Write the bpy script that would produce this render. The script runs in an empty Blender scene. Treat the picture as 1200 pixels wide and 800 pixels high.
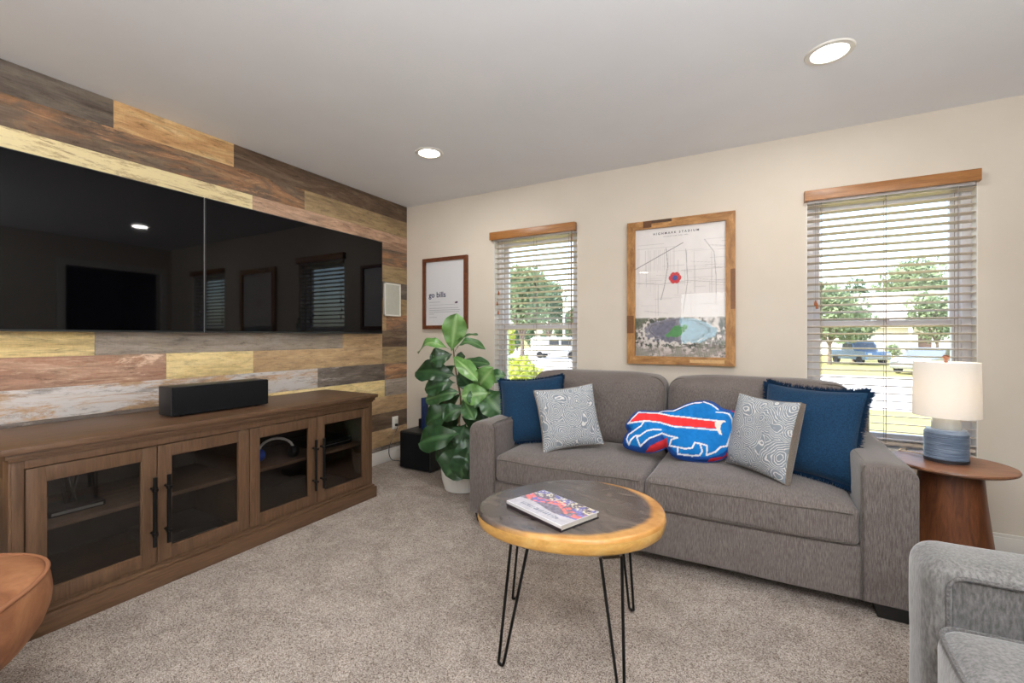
import bpy, bmesh, math, random
import numpy as np
from mathutils import Vector, Matrix, noise as mn
random.seed(7); rng = np.random.default_rng(7)
R = math.radians
sc = bpy.context.scene
COL = sc.collection

# ------------------------------------------------------------------ camera
CAM = Vector((3.041, -3.366, 1.167)); F = 524.0; HZ = 394.0
YAW = math.atan(289/524.0); SN, CS = math.sin(YAW), math.cos(YAW)
cd = bpy.data.cameras.new('camera'); cam = bpy.data.objects.new('camera', cd); COL.objects.link(cam)
cam.location = CAM; cam.rotation_euler = (R(90), 0, YAW)
cd.sensor_width = 36; cd.lens = F/1200*36; cd.shift_y = -6/1200; cd.clip_start = .03; cd.clip_end = 500
sc.camera = cam

# ------------------------------------------------------------------ world, sun, lights, exposure
w = bpy.data.worlds.new('world'); sc.world = w; w.use_nodes = True
nt = w.node_tree; sky = nt.nodes.new('ShaderNodeTexSky'); sky.sky_type = 'NISHITA'
sky.sun_disc = False; sky.sun_elevation = R(52); sky.sun_rotation = R(-130); sky.air_density = 1.0; sky.dust_density = 2.5; sky.ozone_density = 1
bgn = nt.nodes['Background']; bgn.inputs['Strength'].default_value = .95
nt.links.new(sky.outputs[0], bgn.inputs['Color'])
def light(name, kind, loc, energy, color=(1, 1, 1), size=1, size_y=None, rot=(0, 0, 0), shape='DISK', spread=None):
    l = bpy.data.lights.new(name, kind); o = bpy.data.objects.new(name, l); COL.objects.link(o)
    o.location = loc; o.rotation_euler = rot; l.energy = energy; l.color = color
    if kind == 'AREA':
        l.shape = shape; l.size = size
        if size_y: l.size_y = size_y
        if spread: l.spread = spread
    return o
sun = light('sun', 'SUN', (0, 0, 20), 7.0, (1, .96, .88)); sun.data.angle = R(.6)
sun.rotation_euler = Vector((-.55, -.50, .95)).to_track_quat('Z', 'Y').to_euler()
# daylight arriving through the patio window behind the viewpoint
light('patio_daylight', 'AREA', (2.05, -7.1, 1.55), 26, (.95, .975, 1), 1.0, 1.1, (R(90), 0, 0), 'RECTANGLE')
light('side_fill', 'AREA', (5.35, -4.6, 1.4), 34, (.95, .975, 1), 2.4, 1.6, (R(90), 0, R(90)), 'RECTANGLE')  # added fill from the unseen side opening, standing in for daylight
# added fill light beside the camera, aimed up to brighten the ceiling
light('ceiling_fill', 'AREA', (3.7, -4.0, 1.60), 205, (.93, .965, 1), .6, None, (R(180), 0, 0))
sc.view_settings.view_transform = 'Standard'; sc.view_settings.look = 'None'
sc.view_settings.exposure = 0.17; sc.view_settings.gamma = 1.0; sc.view_settings.use_curve_mapping = False
sc.cycles.max_bounces = 10; sc.cycles.diffuse_bounces = 5; sc.cycles.glossy_bounces = 4
sc.cycles.transparent_max_bounces = 16; sc.cycles.sample_clamp_indirect = 6; sc.cycles.caustics_reflective = False
sc.cycles.caustics_refractive = False; sc.cycles.use_denoising = True

# ------------------------------------------------------------------ materials
def lin(c):
    if isinstance(c, str):
        c = tuple(int(c[i:i+2], 16)/255 for i in (0, 2, 4))
    return tuple((x/12.92 if x <= .04045 else ((x+.055)/1.055)**2.4) for x in c[:3])+(1,)
class NM:
    def __init__(s, name):
        s.m = bpy.data.materials.new(name); s.m.use_nodes = True; s.t = s.m.node_tree; s.b = s.t.nodes['Principled BSDF']
        s.out = s.t.nodes['Material Output']
    def n(s, typ, **kw):
        nd = s.t.nodes.new(typ)
        for k, v in kw.items():
            if k in nd.inputs: nd.inputs[k].default_value = v
            else: setattr(nd, k, v)
        return nd
    def l(s, a, b): s.t.links.new(a, b)
    def coords(s, scale=(1, 1, 1), kind='Object', rot=(0, 0, 0)):
        tc = s.n('ShaderNodeTexCoord'); mp = s.n('ShaderNodeMapping'); mp.inputs['Scale'].default_value = scale; mp.inputs['Rotation'].default_value = rot
        s.l(tc.outputs[kind], mp.inputs[0]); return mp.outputs[0]
    def noise(s, vec, scale, detail=4, rough=.55, dist=0):
        nd = s.n('ShaderNodeTexNoise', Scale=scale, Detail=detail, Roughness=rough, Distortion=dist); s.l(vec, nd.inputs['Vector']); return nd.outputs[0]
    def ramp(s, fac, stops, interp='LINEAR'):
        nd = s.n('ShaderNodeValToRGB'); cr = nd.color_ramp; cr.interpolation = interp
        while len(cr.elements) < len(stops): cr.elements.new(.5)
        for e, (p, c) in zip(cr.elements, stops): e.position = p; e.color = lin(c)
        s.l(fac, nd.inputs[0]); return nd.outputs[0]
    def mix(s, fac, a, b, mode='MIX'):
        nd = s.n('ShaderNodeMix', data_type='RGBA', blend_type=mode)
        for i, v in ((0, fac), (6, a), (7, b)):
            if hasattr(v, 'is_linked'): s.l(v, nd.inputs[i])
            else: nd.inputs[i].default_value = v
        return nd.outputs[2]
    def bump(s, h, strength=.3, dist=.01):
        nd = s.n('ShaderNodeBump', Strength=strength, Distance=dist); s.l(h, nd.inputs['Height']); s.l(nd.outputs[0], s.b.inputs['Normal'])
def plain(name, c, rough=.5, metal=0, spec=.5, emit=None, es=0, coat=0):
    k = NM(name); k.b.inputs['Base Color'].default_value = lin(c); k.b.inputs['Roughness'].default_value = rough
    k.b.inputs['Metallic'].default_value = metal; k.b.inputs['Specular IOR Level'].default_value = spec; k.b.inputs['Coat Weight'].default_value = coat
    if emit: k.b.inputs['Emission Color'].default_value = lin(emit); k.b.inputs['Emission Strength'].default_value = es
    return k.m
def painted(name, c, c2, scale=3, rough=.85, bump=.05, bs=250):
    k = NM(name); v = k.coords(); f = k.noise(v, scale, 3)
    k.l(k.ramp(f, [(.3, c), (.7, c2)]), k.b.inputs['Base Color']); k.b.inputs['Roughness'].default_value = rough
    k.b.inputs['Specular IOR Level'].default_value = .25
    k.bump(k.noise(v, bs, 2), bump, .002); return k.m
def wood(name, stops, stretch=(1, 10, 1), scale=6, rough=.5, bump=.15, dist=1.5, spec=.4, fine=.35, coat=0):
    """grain runs along the axis whose stretch is smallest"""
    k = NM(name); v = k.coords(stretch); oi = k.n('ShaderNodeObjectInfo')
    add = k.n('ShaderNodeVectorMath', operation='ADD'); k.l(v, add.inputs[0])
    sc_ = k.n('ShaderNodeVectorMath', operation='SCALE'); sc_.inputs['Scale'].default_value = 37.0
    cmb = k.n('ShaderNodeCombineXYZ'); k.l(oi.outputs['Random'], cmb.inputs[0]); k.l(oi.outputs['Random'], cmb.inputs[2]); k.l(cmb.outputs[0], sc_.inputs[0]); k.l(sc_.outputs[0], add.inputs[1])
    f = k.noise(add.outputs[0], scale, 6, .6, dist); f2 = k.noise(add.outputs[0], scale*7, 4, .7)
    c = k.ramp(f, stops); dk = k.ramp(f2, [(.35, (.55, .55, .55)), (.62, (1, 1, 1))])
    k.l(k.mix(fine, c, dk, 'MULTIPLY'), k.b.inputs['Base Color']); k.b.inputs['Roughness'].default_value = rough
    k.b.inputs['Specular IOR Level'].default_value = spec; k.b.inputs['Coat Weight'].default_value = coat
    k.bump(f2, bump, .003); return k.m
def mute(c, k=.84, g=1.10):
    r_ = [int(c[i:i+2], 16) for i in (0, 2, 4)]; m = sum(r_)/3; return ''.join('%02x' % int(max(0, min(255, (m+(q-m)*k)*g))) for q in r_)
def plank_mat(name, stops, chip=None, chip_amt=.5, chipdark=None, scale=5):
    stops = [(p, mute(c)) for p, c in stops]
    k = NM(name); v = k.coords((1, .16, 1)); oi = k.n('ShaderNodeObjectInfo')
    cmb = k.n('ShaderNodeCombineXYZ'); mul = k.n('ShaderNodeMath', operation='MULTIPLY'); mul.inputs[1].default_value = 53
    k.l(oi.outputs['Random'], mul.inputs[0]); k.l(mul.outputs[0], cmb.inputs[0]); k.l(mul.outputs[0], cmb.inputs[1])
    add = k.n('ShaderNodeVectorMath', operation='ADD'); k.l(v, add.inputs[0]); k.l(cmb.outputs[0], add.inputs[1]); V = add.outputs[0]
    base = k.ramp(k.noise(V, scale*1.5, 9, .66, 2.2), stops)
    # broad weathered streaks, lighter and darker than the board
    base = k.mix(k.ramp(k.noise(V, scale*3.1, 8, .7, 1.6), [(.52, (0, 0, 0)), (.62, (.6, .6, .6))]), base, lin('6a5d52'))
    base = k.mix(k.ramp(k.noise(V, scale*2.3, 8, .7, 1.0), [(.54, (0, 0, 0)), (.70, (.55, .55, .55))]), base, lin('cdb894'))
    grain = k.ramp(k.noise(V, scale*11, 6, .8, .5), [(.32, (.42, .40, .38)), (.44, (.90, .89, .88)), (.60, (1.0, 1.0, 1.0))])
    c = k.mix(.75, base, grain, 'MULTIPLY')
    vs = k.coords((1, 1.6, .3)); saw = k.ramp(k.noise(vs, 90, 3, .6), [(.38, (.70, .70, .70)), (.6, (1, 1, 1))])   # saw marks across
    c = k.mix(.13, c, saw, 'MULTIPLY')
    if chip:
        fac = k.ramp(k.noise(V, scale*2.2, 9, .78, 1.2), [(chip_amt-.05, (0, 0, 0)), (chip_amt+.05, (1, 1, 1))])
        c = k.mix(fac, c, lin(mute(chip, .85)))
        if chipdark:
            c = k.mix(k.ramp(k.noise(V, scale*6, 8, .8), [(.52, (0, 0, 0)), (.60, (.8, .8, .8))]), c, lin(chipdark))
    kn = k.n('ShaderNodeTexVoronoi', Scale=3.2); vk = k.n('ShaderNodeVectorMath', operation='ADD'); k.l(k.coords((1, .6, 1.6)), vk.inputs[0]); k.l(cmb.outputs[0], vk.inputs[1]); k.l(vk.outputs[0], kn.inputs['Vector'])
    c = k.mix(k.ramp(kn.outputs['Distance'], [(.035, (.8, .8, .8)), (.075, (0, 0, 0))]), c, lin('4a372a'))
    k.l(c, k.b.inputs['Base Color']); k.b.inputs['Roughness'].default_value = .55; k.b.inputs['Specular IOR Level'].default_value = .3
    k.bump(k.noise(V, scale*9, 5, .75, .4), .25, .003); return k.m
def fabric(name, c1, c2, vstretch=(1, 1, .08), weave=220, rough=.95, bump=.35, blotch=None, sheen=.35, wv=.55):
    k = NM(name); v = k.coords(vstretch); vo = k.coords()
    f = k.noise(v, weave, 3, .6); g = k.noise(vo, 420, 2, .6)
    c = k.ramp(f, [(.36, c1), (.64, c2)])
    c = k.mix(wv*.6, c, k.ramp(g, [(.35, (.72, .72, .72)), (.65, (1, 1, 1))]), 'MULTIPLY')
    if blotch:
        c = k.mix(k.ramp(k.noise(vo, 9, 5, .65, .6), [(.45, (0, 0, 0)), (.75, (.55, .55, .55))]), c, lin(blotch))
    k.l(c, k.b.inputs['Base Color']); k.b.inputs['Roughness'].default_value = rough; k.b.inputs['Sheen Weight'].default_value = sheen
    k.b.inputs['Sheen Roughness'].default_value = .4; k.b.inputs['Specular IOR Level'].default_value = .15
    k.bump(f, bump, .002); return k.m
def glass(name, tint=(1, 1, 1), amount=.08, rough=.0):
    k = NM(name); tr = k.n('ShaderNodeBsdfTransparent'); tr.inputs[0].default_value = (*tint, 1)
    gl = k.n('ShaderNodeBsdfGlossy'); gl.inputs['Roughness'].default_value = rough; gl.inputs[0].default_value = (1, 1, 1, 1)
    fr = k.n('ShaderNodeFresnel', IOR=1.45); mx = k.n('ShaderNodeMixShader')
    ge = k.n('ShaderNodeNewGeometry'); io = k.n('ShaderNodeMath', operation='MULTIPLY_ADD'); io.inputs[1].default_value = 1/1.45-1.45; io.inputs[2].default_value = 1.45
    k.l(ge.outputs['Backfacing'], io.inputs[0]); k.l(io.outputs[0], fr.inputs['IOR'])
    mm = k.n('ShaderNodeMath', operation='MULTIPLY'); mm.inputs[1].default_value = amount/.04; mm.use_clamp = True
    k.l(fr.outputs[0], mm.inputs[0]); k.l(mm.outputs[0], mx.inputs[0]); k.l(tr.outputs[0], mx.inputs[1]); k.l(gl.outputs[0], mx.inputs[2]); k.l(mx.outputs[0], k.out.inputs[0])
    return k.m
def vcol(name, rough=.5, spec=.3, bump=None):
    k = NM(name); a = k.n('ShaderNodeVertexColor', layer_name='print'); k.l(a.outputs[0], k.b.inputs['Base Color'])
    k.b.inputs['Roughness'].default_value = rough; k.b.inputs['Specular IOR Level'].default_value = spec
    if bump: k.bump(k.noise(k.coords(), bump, 2), .25, .002)
    return k.m

M = {}
M['wall'] = painted('beige_wall_paint', 'ddd4c7', 'd9d0c2')
M['ceil'] = painted('white_ceiling_paint', 'f1f4f9', 'eef1f6', bump=.12, bs=120)
M['trim'] = plain('white_trim_paint', 'e9e6e0', .4)
M['vinyl'] = plain('white_vinyl', 'e8e6e8', .35)
M['slat'] = plain('blind_slat_white', 'cdc0b4', .45)
M['cord'] = plain('blind_cord', 'a59a92', .8)
M['valance'] = wood('valance_honey_wood', [(.3, '8f5e30'), (.55, 'ad7641'), (.75, 'bd8852')], (.5, 8, 8), 5, .35, .05, spec=.5)
M['tassel'] = plain('tassel_wood', 'a05a2c', .5)
M['cab'] = wood('cabinet_brown_wood', [(.25, '46311f'), (.5, '5d4430'), (.75, '6b513a')], (6, .5, 6), 5, .42, .08, fine=.3)
M['cabv'] = wood('cabinet_brown_wood_upright', [(.25, '46311f'), (.5, '5d4430'), (.75, '6b513a')], (6, 6, .5), 5, .42, .08, fine=.3)
M['cabin'] = wood('cabinet_inside', [(.3, '6a5040'), (.7, '8a705a')], (6, .5, 6), 5, .6, .05)
M['cabback'] = plain('cabinet_back_panel_dark', '3a332e', .8)
M['blackmetal'] = plain('black_metal', '121212', .38, .6)
M['blackplastic'] = plain('black_plastic', '17181a', .45)
M['blackmatte'] = plain('black_grille_cloth', '0e0f11', .9, spec=.2)
M['blackgloss'] = plain('black_gloss', '060607', .06, spec=.5)
M['screen'] = plain('tv_screen', '040406', .03, spec=.28)
M['silver'] = plain('silver', 'b9bbbd', .3, .8)
M['white'] = plain('white_plastic', 'e4e1da', .4)
M['spkgrille'] = painted('speaker_grille', 'b3b3a8', 'bcbcb0', 40, .8, .3, 900)
M['glasscab'] = glass('cabinet_glass', (.72, .72, .72), .035)
M['glasswin'] = glass('window_glass', (.97, .985, .98), .04)
M['glasspic'] = glass('picture_glass', (1, 1, 1), .012)
M['walnutframe'] = wood('walnut_frame', [(.3, '5a301a'), (.6, '74422a'), (.8, '8a5536')], (3, 3, 3), 6, .4, .1)
M['acaciaH'] = wood('acacia_frame', [(.22, '6a4420'), (.42, 'a0703c'), (.62, 'c08e55'), (.8, 'dcb27a')], (1.5, 6, 6), 5, .4, .15, dist=.8)
M['acaciaV'] = wood('acacia_frame_upright', [(.22, '6a4420'), (.42, 'a0703c'), (.62, 'c08e55'), (.8, 'dcb27a')], (6, 6, 1.5), 5, .4, .15, dist=.8)
M['sofa'] = fabric('taupe_chenille', '5a524e', '7d7470', (1, 1, .09), 420, blotch='4c443f')
M['sofaseat'] = fabric('taupe_chenille_seat', '5a524e', '7d7470', (1, .09, .09), 420, blotch='504843')
M['piping'] = fabric('sofa_piping', '46403b', '6a625b', (1, 1, 1), 300)
M['armchair'] = fabric('grey_velour', '5d5b58', '807d7a', (1, 1, .3), 150, blotch='403e3c', sheen=.6)
M['armchairpanel'] = fabric('grey_velour_shaded_nap', '4b4947', '6b6866', (1, 1, .3), 150, blotch='343231', sheen=.4)  # inner arm panels: darker velour copy, shade and nap put into the colour
M['armchairpipe'] = fabric('grey_velour_piping', '4c4947', '6c6967', (1, 1, 1), 200)
M['foot'] = plain('black_sofa_foot', '0c0b0b', .5)
M['navy'] = fabric('navy_linen', '142b43', '1e3f5b', (1, 1, 1), 180, bump=.4, wv=.4, sheen=.15)
M['navyfringe'] = plain('navy_fringe', '10263d', .95, spec=.1)
M['taupe'] = fabric('taupe_linen', '6d6258', '877b6f', (1, 1, 1), 260)
M['tan'] = NM('tan_suede')
k = M['tan']; v = k.coords(); f = k.noise(v, 6, 6, .65, .8)
k.l(k.ramp(f, [(.3, '74482e'), (.5, '8f6040'), (.72, 'a57554')]), k.b.inputs['Base Color']); k.b.inputs['Roughness'].default_value = .72; k.b.inputs['Specular IOR Level'].default_value = .3
k.bump(k.noise(v, 160, 3), .2, .002); M['tan'] = k.m
M['tanpipe'] = plain('tan_welt', '8a5a3c', .7)
M['walnut'] = wood('walnut_side_table', [(.3, '5b3822'), (.5, '7a5038'), (.72, '96694a')], (.7, 6, 6), 4, .35, .08, spec=.5)
M['walnutv'] = wood('walnut_pedestal', [(.28, '4c2a18'), (.5, '6b3e25'), (.75, '84512f')], (6, 6, .7), 4, .4, .08)
M['pot'] = plain('white_ceramic_pot', 'd8d6d0', .6)
M['soil'] = painted('potting_soil', '2c2119', '43352a', 60, .95, .8, 90)
M['stem'] = painted('fig_stem', '5a4a34', '78684c', 30, .8, .5, 90)
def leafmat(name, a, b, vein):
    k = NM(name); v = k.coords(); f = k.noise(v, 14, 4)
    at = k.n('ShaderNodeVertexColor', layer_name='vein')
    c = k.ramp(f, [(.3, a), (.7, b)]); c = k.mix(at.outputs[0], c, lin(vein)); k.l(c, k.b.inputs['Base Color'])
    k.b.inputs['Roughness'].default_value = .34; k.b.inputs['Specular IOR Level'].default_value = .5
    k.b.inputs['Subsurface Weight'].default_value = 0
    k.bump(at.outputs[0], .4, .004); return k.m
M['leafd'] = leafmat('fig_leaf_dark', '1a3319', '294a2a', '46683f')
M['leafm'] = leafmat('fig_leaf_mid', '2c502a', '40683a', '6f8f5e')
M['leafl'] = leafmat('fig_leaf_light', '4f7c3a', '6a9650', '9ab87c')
# carpet
k = NM('carpet'); v = k.coords()
a = k.n('ShaderNodeTexVoronoi', Scale=310.0); k.l(v, a.inputs['Vector']); sep = k.n('ShaderNodeSeparateColor'); k.l(a.outputs['Color'], sep.inputs[0])
f1 = sep.outputs[0]; f3 = k.noise(v, 6, 5, .65, .8)
c = k.ramp(f1, [(.0, '6c5f56'), (.15, '8c7e74'), (.40, 'aea197'), (.75, 'c7bbb1'), (1, 'dad0c7')])
c = k.mix(.55, c, k.ramp(k.noise(v, 230, 2, .8), [(.34, (.45, .42, .40)), (.52, (1, 1, 1))]), 'MULTIPLY')
c = k.mix(.5, c, k.ramp(f3, [(.36, (.76, .75, .74)), (.60, (1, 1, 1))]), 'MULTIPLY')
k.l(c, k.b.inputs['Base Color']); k.b.inputs['Roughness'].default_value = 1; k.b.inputs['Specular IOR Level'].default_value = .1
k.bump(k.noise(v, 260, 3, .7), .8, .006); M['carpet'] = k.m
# table top: charred centre, pale live edge (position measured from the table's own centre)
k = NM('log_slice_top'); tc = k.n('ShaderNodeTexCoord'); at = k.n('ShaderNodeVertexColor', layer_name='rim')
nz = k.noise(k.coords((1, 2, 1), rot=(0, 0, R(20))), 5, 7, .65, 1.2)
dark = k.ramp(nz, [(.3, '433c38'), (.5, '544b47'), (.7, '6b615b')])
pale = k.ramp(k.noise(k.coords(), 9, 5, .6), [(.3, 'b07a3c'), (.6, 'd09c58'), (.8, 'ddb172')])
fac = k.n('ShaderNodeMath', operation='ADD'); nn = k.n('ShaderNodeMath', operation='MULTIPLY_ADD'); nn.inputs[1].default_value = .22; nn.inputs[2].default_value = -.11
k.l(nz, nn.inputs[0]); k.l(at.outputs[0], fac.inputs[0]); k.l(nn.outputs[0], fac.inputs[1])
rr = k.ramp(fac.outputs[0], [(.34, (0, 0, 0)), (.48, (.22, .22, .22)), (.66, (1, 1, 1))])
k.l(k.mix(rr, dark, pale), k.b.inputs['Base Color']); k.b.inputs['Roughness'].default_value = .27; k.b.inputs['Coat Weight'].default_value = .25; k.b.inputs['Coat Roughness'].default_value = .2
M['logtop'] = k.m
M['logside'] = wood('log_slice_edge', [(.25, 'a87a3a'), (.5, 'c99c55'), (.75, 'd8b474')], (2, 2, 4), 3, .4, .1, dist=2, fine=.2)
# paisley
k = NM('paisley_print'); v = k.coords(); 
nv = k.n('ShaderNodeTexNoise', Scale=9.0, Detail=2.0); k.l(v, nv.inputs['Vector'])
vv = k.mix(.07, v, nv.outputs['Color'])
vo = k.n('ShaderNodeTexVoronoi', Scale=10.8); k.l(vv, vo.inputs['Vector'])
mu = k.n('ShaderNodeMath', operation='MULTIPLY'); mu.inputs[1].default_value = 70; k.l(vo.outputs['Distance'], mu.inputs[0])
si = k.n('ShaderNodeMath', operation='SINE'); k.l(mu.outputs[0], si.inputs[0])
v2 = k.n('ShaderNodeTexVoronoi', Scale=130.0); k.l(v, v2.inputs['Vector'])
ad = k.n('ShaderNodeMath', operation='MULTIPLY_ADD'); ad.inputs[1].default_value = -.7; k.l(v2.outputs['Distance'], ad.inputs[0]); k.l(si.outputs[0], ad.inputs[2])
k.l(k.ramp(ad.outputs[0], [(0, '858d95'), (.15, 'a2a7ac'), (.40, 'cacac8'), (.6, 'd8d6d2')]), k.b.inputs['Base Color']); k.b.inputs['Roughness'].default_value = .9; k.b.inputs['Specular IOR Level'].default_value = .15
M['paisley'] = k.m
# lamp
k = NM('ribbed_blue_glaze'); v = k.coords((1, 1, 14)); f = k.noise(v, 6, 5, .7, .3)
k.l(k.ramp(f, [(.3, '434f63'), (.5, '64758b'), (.64, '8493a5'), (.78, 'b6bdc6')]), k.b.inputs['Base Color']); k.b.inputs['Roughness'].default_value = .35; k.bump(f, .4, .004); M['glaze'] = k.m
M['glazeband'] = plain('glaze_dark_foot', '2e2c31', .4)
M['lampneck'] = plain('lamp_frosted_neck', 'b9bdbd', .25)
k = NM('lamp_shade_linen'); k.b.inputs['Base Color'].default_value = lin('f6f5f3'); k.b.inputs['Roughness'].default_value = .9
tl = k.n('ShaderNodeBsdfTranslucent'); tl.inputs[0].default_value = (.92, .91, .9, 1); mx = k.n('ShaderNodeMixShader'); mx.inputs[0].default_value = .4
k.l(k.b.outputs[0], mx.inputs[1]); k.l(tl.outputs[0], mx.inputs[2]); k.l(mx.outputs[0], k.out.inputs[0]); M['shade'] = k.m
M['bulb'] = plain('lamp_bulb', 'fff0d8', .4, emit='ffdcae', es=30)
M['can'] = plain('recessed_lens', 'ffffff', .4, emit='fff6ea', es=14)
# exterior
M['lawn'] = painted('lawn', 'a3965a', '8b8a4c', 1.3, .95, .6, 60)
M['road'] = painted('pale_road', 'c2bdb8', 'cbc6c0', 2, .9, .3, 30)
M['roof'] = painted('pale_shingle_roof', 'aaa49f', 'b5aea8', 3, .9, .3, 30)
M['siding'] = painted('white_siding', 'd6d3ce', 'dcdad6', 3, .8, .1, 30)
M['doorext'] = plain('brown_entry_door', '5a463c', .6)
def foliage(name, a, b):
    k = NM(name); v = k.coords(); k.l(k.ramp(k.noise(v, 1.6, 6, .7), [(.35, a), (.65, b)]), k.b.inputs['Base Color']); k.b.inputs['Roughness'].default_value = .8
    tl = k.n('ShaderNodeBsdfTranslucent'); tl.inputs[0].default_value = lin(b); mx = k.n('ShaderNodeMixShader'); mx.inputs[0].default_value = .3
    k.l(k.b.outputs[0], mx.inputs[1]); k.l(tl.outputs[0], mx.inputs[2]); k.l(mx.outputs[0], k.out.inputs[0]); return k.m
M['treeg'] = foliage('tree_foliage', '56684a', '8c9a72')
M['treed'] = foliage('tree_foliage_deep', '495c45', '748666')
M['bushy'] = foliage('bush_foliage_yellow', '94a040', 'c6ca62')
M['bark'] = painted('bark', '5d5046', '76685c', 12, .9, .6, 20)
M['carblue'] = plain('blue_car_paint', '4a6277', .3, .3, coat=.5)
M['cargrey'] = plain('grey_car_paint', '747672', .3, .3, coat=.5)
M['carwhite'] = plain('white_car_paint', 'e6e4e2', .3, coat=.5)
M['carglass'] = plain('car_glass', '3a4248', .08)
M['tyre'] = plain('tyre', '1e1e1f', .9)
M['hallwall'] = plain('unlit_hall_wall', '3b3733', .9)  # darkness of the unlit hall is put into this colour

# ------------------------------------------------------------------ mesh helpers
class MB:
    """collects geometry for ONE mesh object"""
    def __init__(s): s.v = []; s.f = []; s.mi = []
    def add(s, vs, fs, mi=0):
        o = len(s.v); s.v += [tuple(p) for p in vs]; s.f += [tuple(i+o for i in f) for f in fs]; s.mi += [mi]*len(fs); return s
    def box(s, x0, x1, y0, y1, z0, z1, mi=0, bev=0, xf=None):
        if bev:
            bm = bmesh.new(); bmesh.ops.create_cube(bm, size=1)
            for q in bm.verts: q.co = Vector(((x0+x1)/2+q.co.x*(x1-x0), (y0+y1)/2+q.co.y*(y1-y0), (z0+z1)/2+q.co.z*(z1-z0)))
            bmesh.ops.bevel(bm, geom=list(bm.edges), offset=bev, segments=2, profile=.6, affect='EDGES')
            bm.verts.index_update(); vs = [q.co.copy() for q in bm.verts]; fs = [[q.index for q in f.verts] for f in bm.faces]; bm.free()
        else:
            vs = [Vector((x, y, z)) for x in (x0, x1) for y in (y0, y1) for z in (z0, z1)]
            fs = [(0, 1, 3, 2), (4, 6, 7, 5), (0, 4, 5, 1), (2, 3, 7, 6), (0, 2, 6, 4), (1, 5, 7, 3)]
        if xf: vs = [xf @ p for p in vs]
        return s.add(vs, fs, mi)
    def prism(s, pts, axis, a0, a1, mi=0):
        """pts: 2D outline (counter-clockwise), extruded along axis 0/1/2"""
        n = len(pts)
        def P(p, a):
            q = list(p); q.insert(axis, a); return tuple(q)
        vs = [P(p, a0) for p in pts]+[P(p, a1) for p in pts]
        fs = [tuple(range(n))[::-1], tuple(range(n, 2*n))]+[(i, (i+1) % n, n+(i+1) % n, n+i) for i in range(n)]
        return s.add(vs, fs, mi)
    def tube(s, path, r, seg=8, mi=0, closed=False, caps=True):
        P = [Vector(p) for p in path]; n = len(P); rs = r if isinstance(r, (list, tuple)) else [r]*n
        vs = []; up = None
        for i in range(n):
            if closed: t = (P[(i+1) % n]-P[i-1]).normalized()
            else: t = (P[min(i+1, n-1)]-P[max(i-1, 0)]).normalized()
            if up is None: up = Vector((0, 0, 1)) if abs(t.z) < .9 else Vector((1, 0, 0))
            a = t.cross(up).normalized(); b = a.cross(t).normalized(); up = b
            for j in range(seg):
                an = 2*math.pi*j/seg; vs.append(P[i]+(a*math.cos(an)+b*math.sin(an))*rs[i])
        fs = []
        m = n if closed else n-1
        for i in range(m):
            for j in range(seg):
                i2 = (i+1) % n; j2 = (j+1) % seg; fs.append((i*seg+j, i*seg+j2, i2*seg+j2, i2*seg+j))
        if caps and not closed: fs += [tuple(range(seg))[::-1], tuple((n-1)*seg+j for j in range(seg))]
        return s.add(vs, fs, mi)
    def lathe(s, prof, seg=40, c=(0, 0), mi=0, sx=1, sy=1, rmod=None, close=True):
        n = len(prof); vs = []
        for j in range(seg):
            a = 2*math.pi*j/seg
            for (r, z) in prof:
                q = r*(rmod(a, z) if rmod else 1); vs.append((c[0]+q*math.cos(a)*sx, c[1]+q*math.sin(a)*sy, z))
        fs = []
        for j in range(seg):
            j2 = (j+1) % seg
            for i in range(n-1): fs.append((j*n+i, j2*n+i, j2*n+i+1, j*n+i+1))
        if close:
            fs.append(tuple(j*n for j in range(seg))[::-1]); fs.append(tuple(j*n+n-1 for j in range(seg)))
        return s.add(vs, fs, mi)
    def build(s, name, mat, parent=None, kind=None, label=None, sharp=35, loc=None, xf=None, mods=None):
        me = bpy.data.meshes.new(name); vs = s.v
        if loc: vs = [(a[0]-loc[0], a[1]-loc[1], a[2]-loc[2]) for a in vs]
        if xf: vs = [xf @ Vector(a) for a in vs]
        me.from_pydata(vs, [], s.f)
        mats = mat if isinstance(mat, (list, tuple)) else [mat]
        for q in mats: me.materials.append(q)
        if any(s.mi): me.polygons.foreach_set('material_index', s.mi)
        me.polygons.foreach_set('use_smooth', [True]*len(me.polygons)); me.update()
        bm = bmesh.new(); bm.from_mesh(me); bmesh.ops.recalc_face_normals(bm, faces=bm.faces); bm.to_mesh(me); bm.free()
        me.set_sharp_from_angle(angle=R(sharp))
        o = bpy.data.objects.new(name, me); COL.objects.link(o)
        if parent: o.parent = parent
        if loc: o.location = loc
        if kind: o['kind'] = kind
        if label: o['label'] = label
        return o
def tag(o, label, cat, group=None):
    o['label'] = label; o['category'] = cat
    if group: o['group'] = group
    return o
def thing(name, label, cat, loc=(0, 0, 0), rot=(0, 0, 0), group=None):
    o = bpy.data.objects.new(name, None); COL.objects.link(o); o.location = loc; o.rotation_euler = rot; o.empty_display_size = .1
    return tag(o, label, cat, group)
def root(name, kind='structure'):
    o = bpy.data.objects.new(name, None); COL.objects.link(o); o['kind'] = kind; return o
def pbuild(mb, name, mat, parent, **kw):
    """mb is in world coordinates; the part's mesh is stored relative to its (unrotated) thing"""
    L = parent.matrix_basis.translation; T = Matrix.Translation(-L)
    return mb.build(name, mat, parent, xf=T, **kw)
def copy_tree(o, parent=None):
    c = o.copy(); COL.objects.link(c)
    if parent: c.parent = parent
    for ch in list(o.children): copy_tree(ch, c)
    return c
def axis_pts(a, b, r, n):
    e = [0, .12, .3, .5, .72, 1]; L = b-a; r = min(r, L/2*.98)
    pts = [a+r*q for q in e]+[a+r+(L-2*r)*i/n for i in range(1, n)]+[b-r*q for q in reversed(e)]
    return pts
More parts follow.
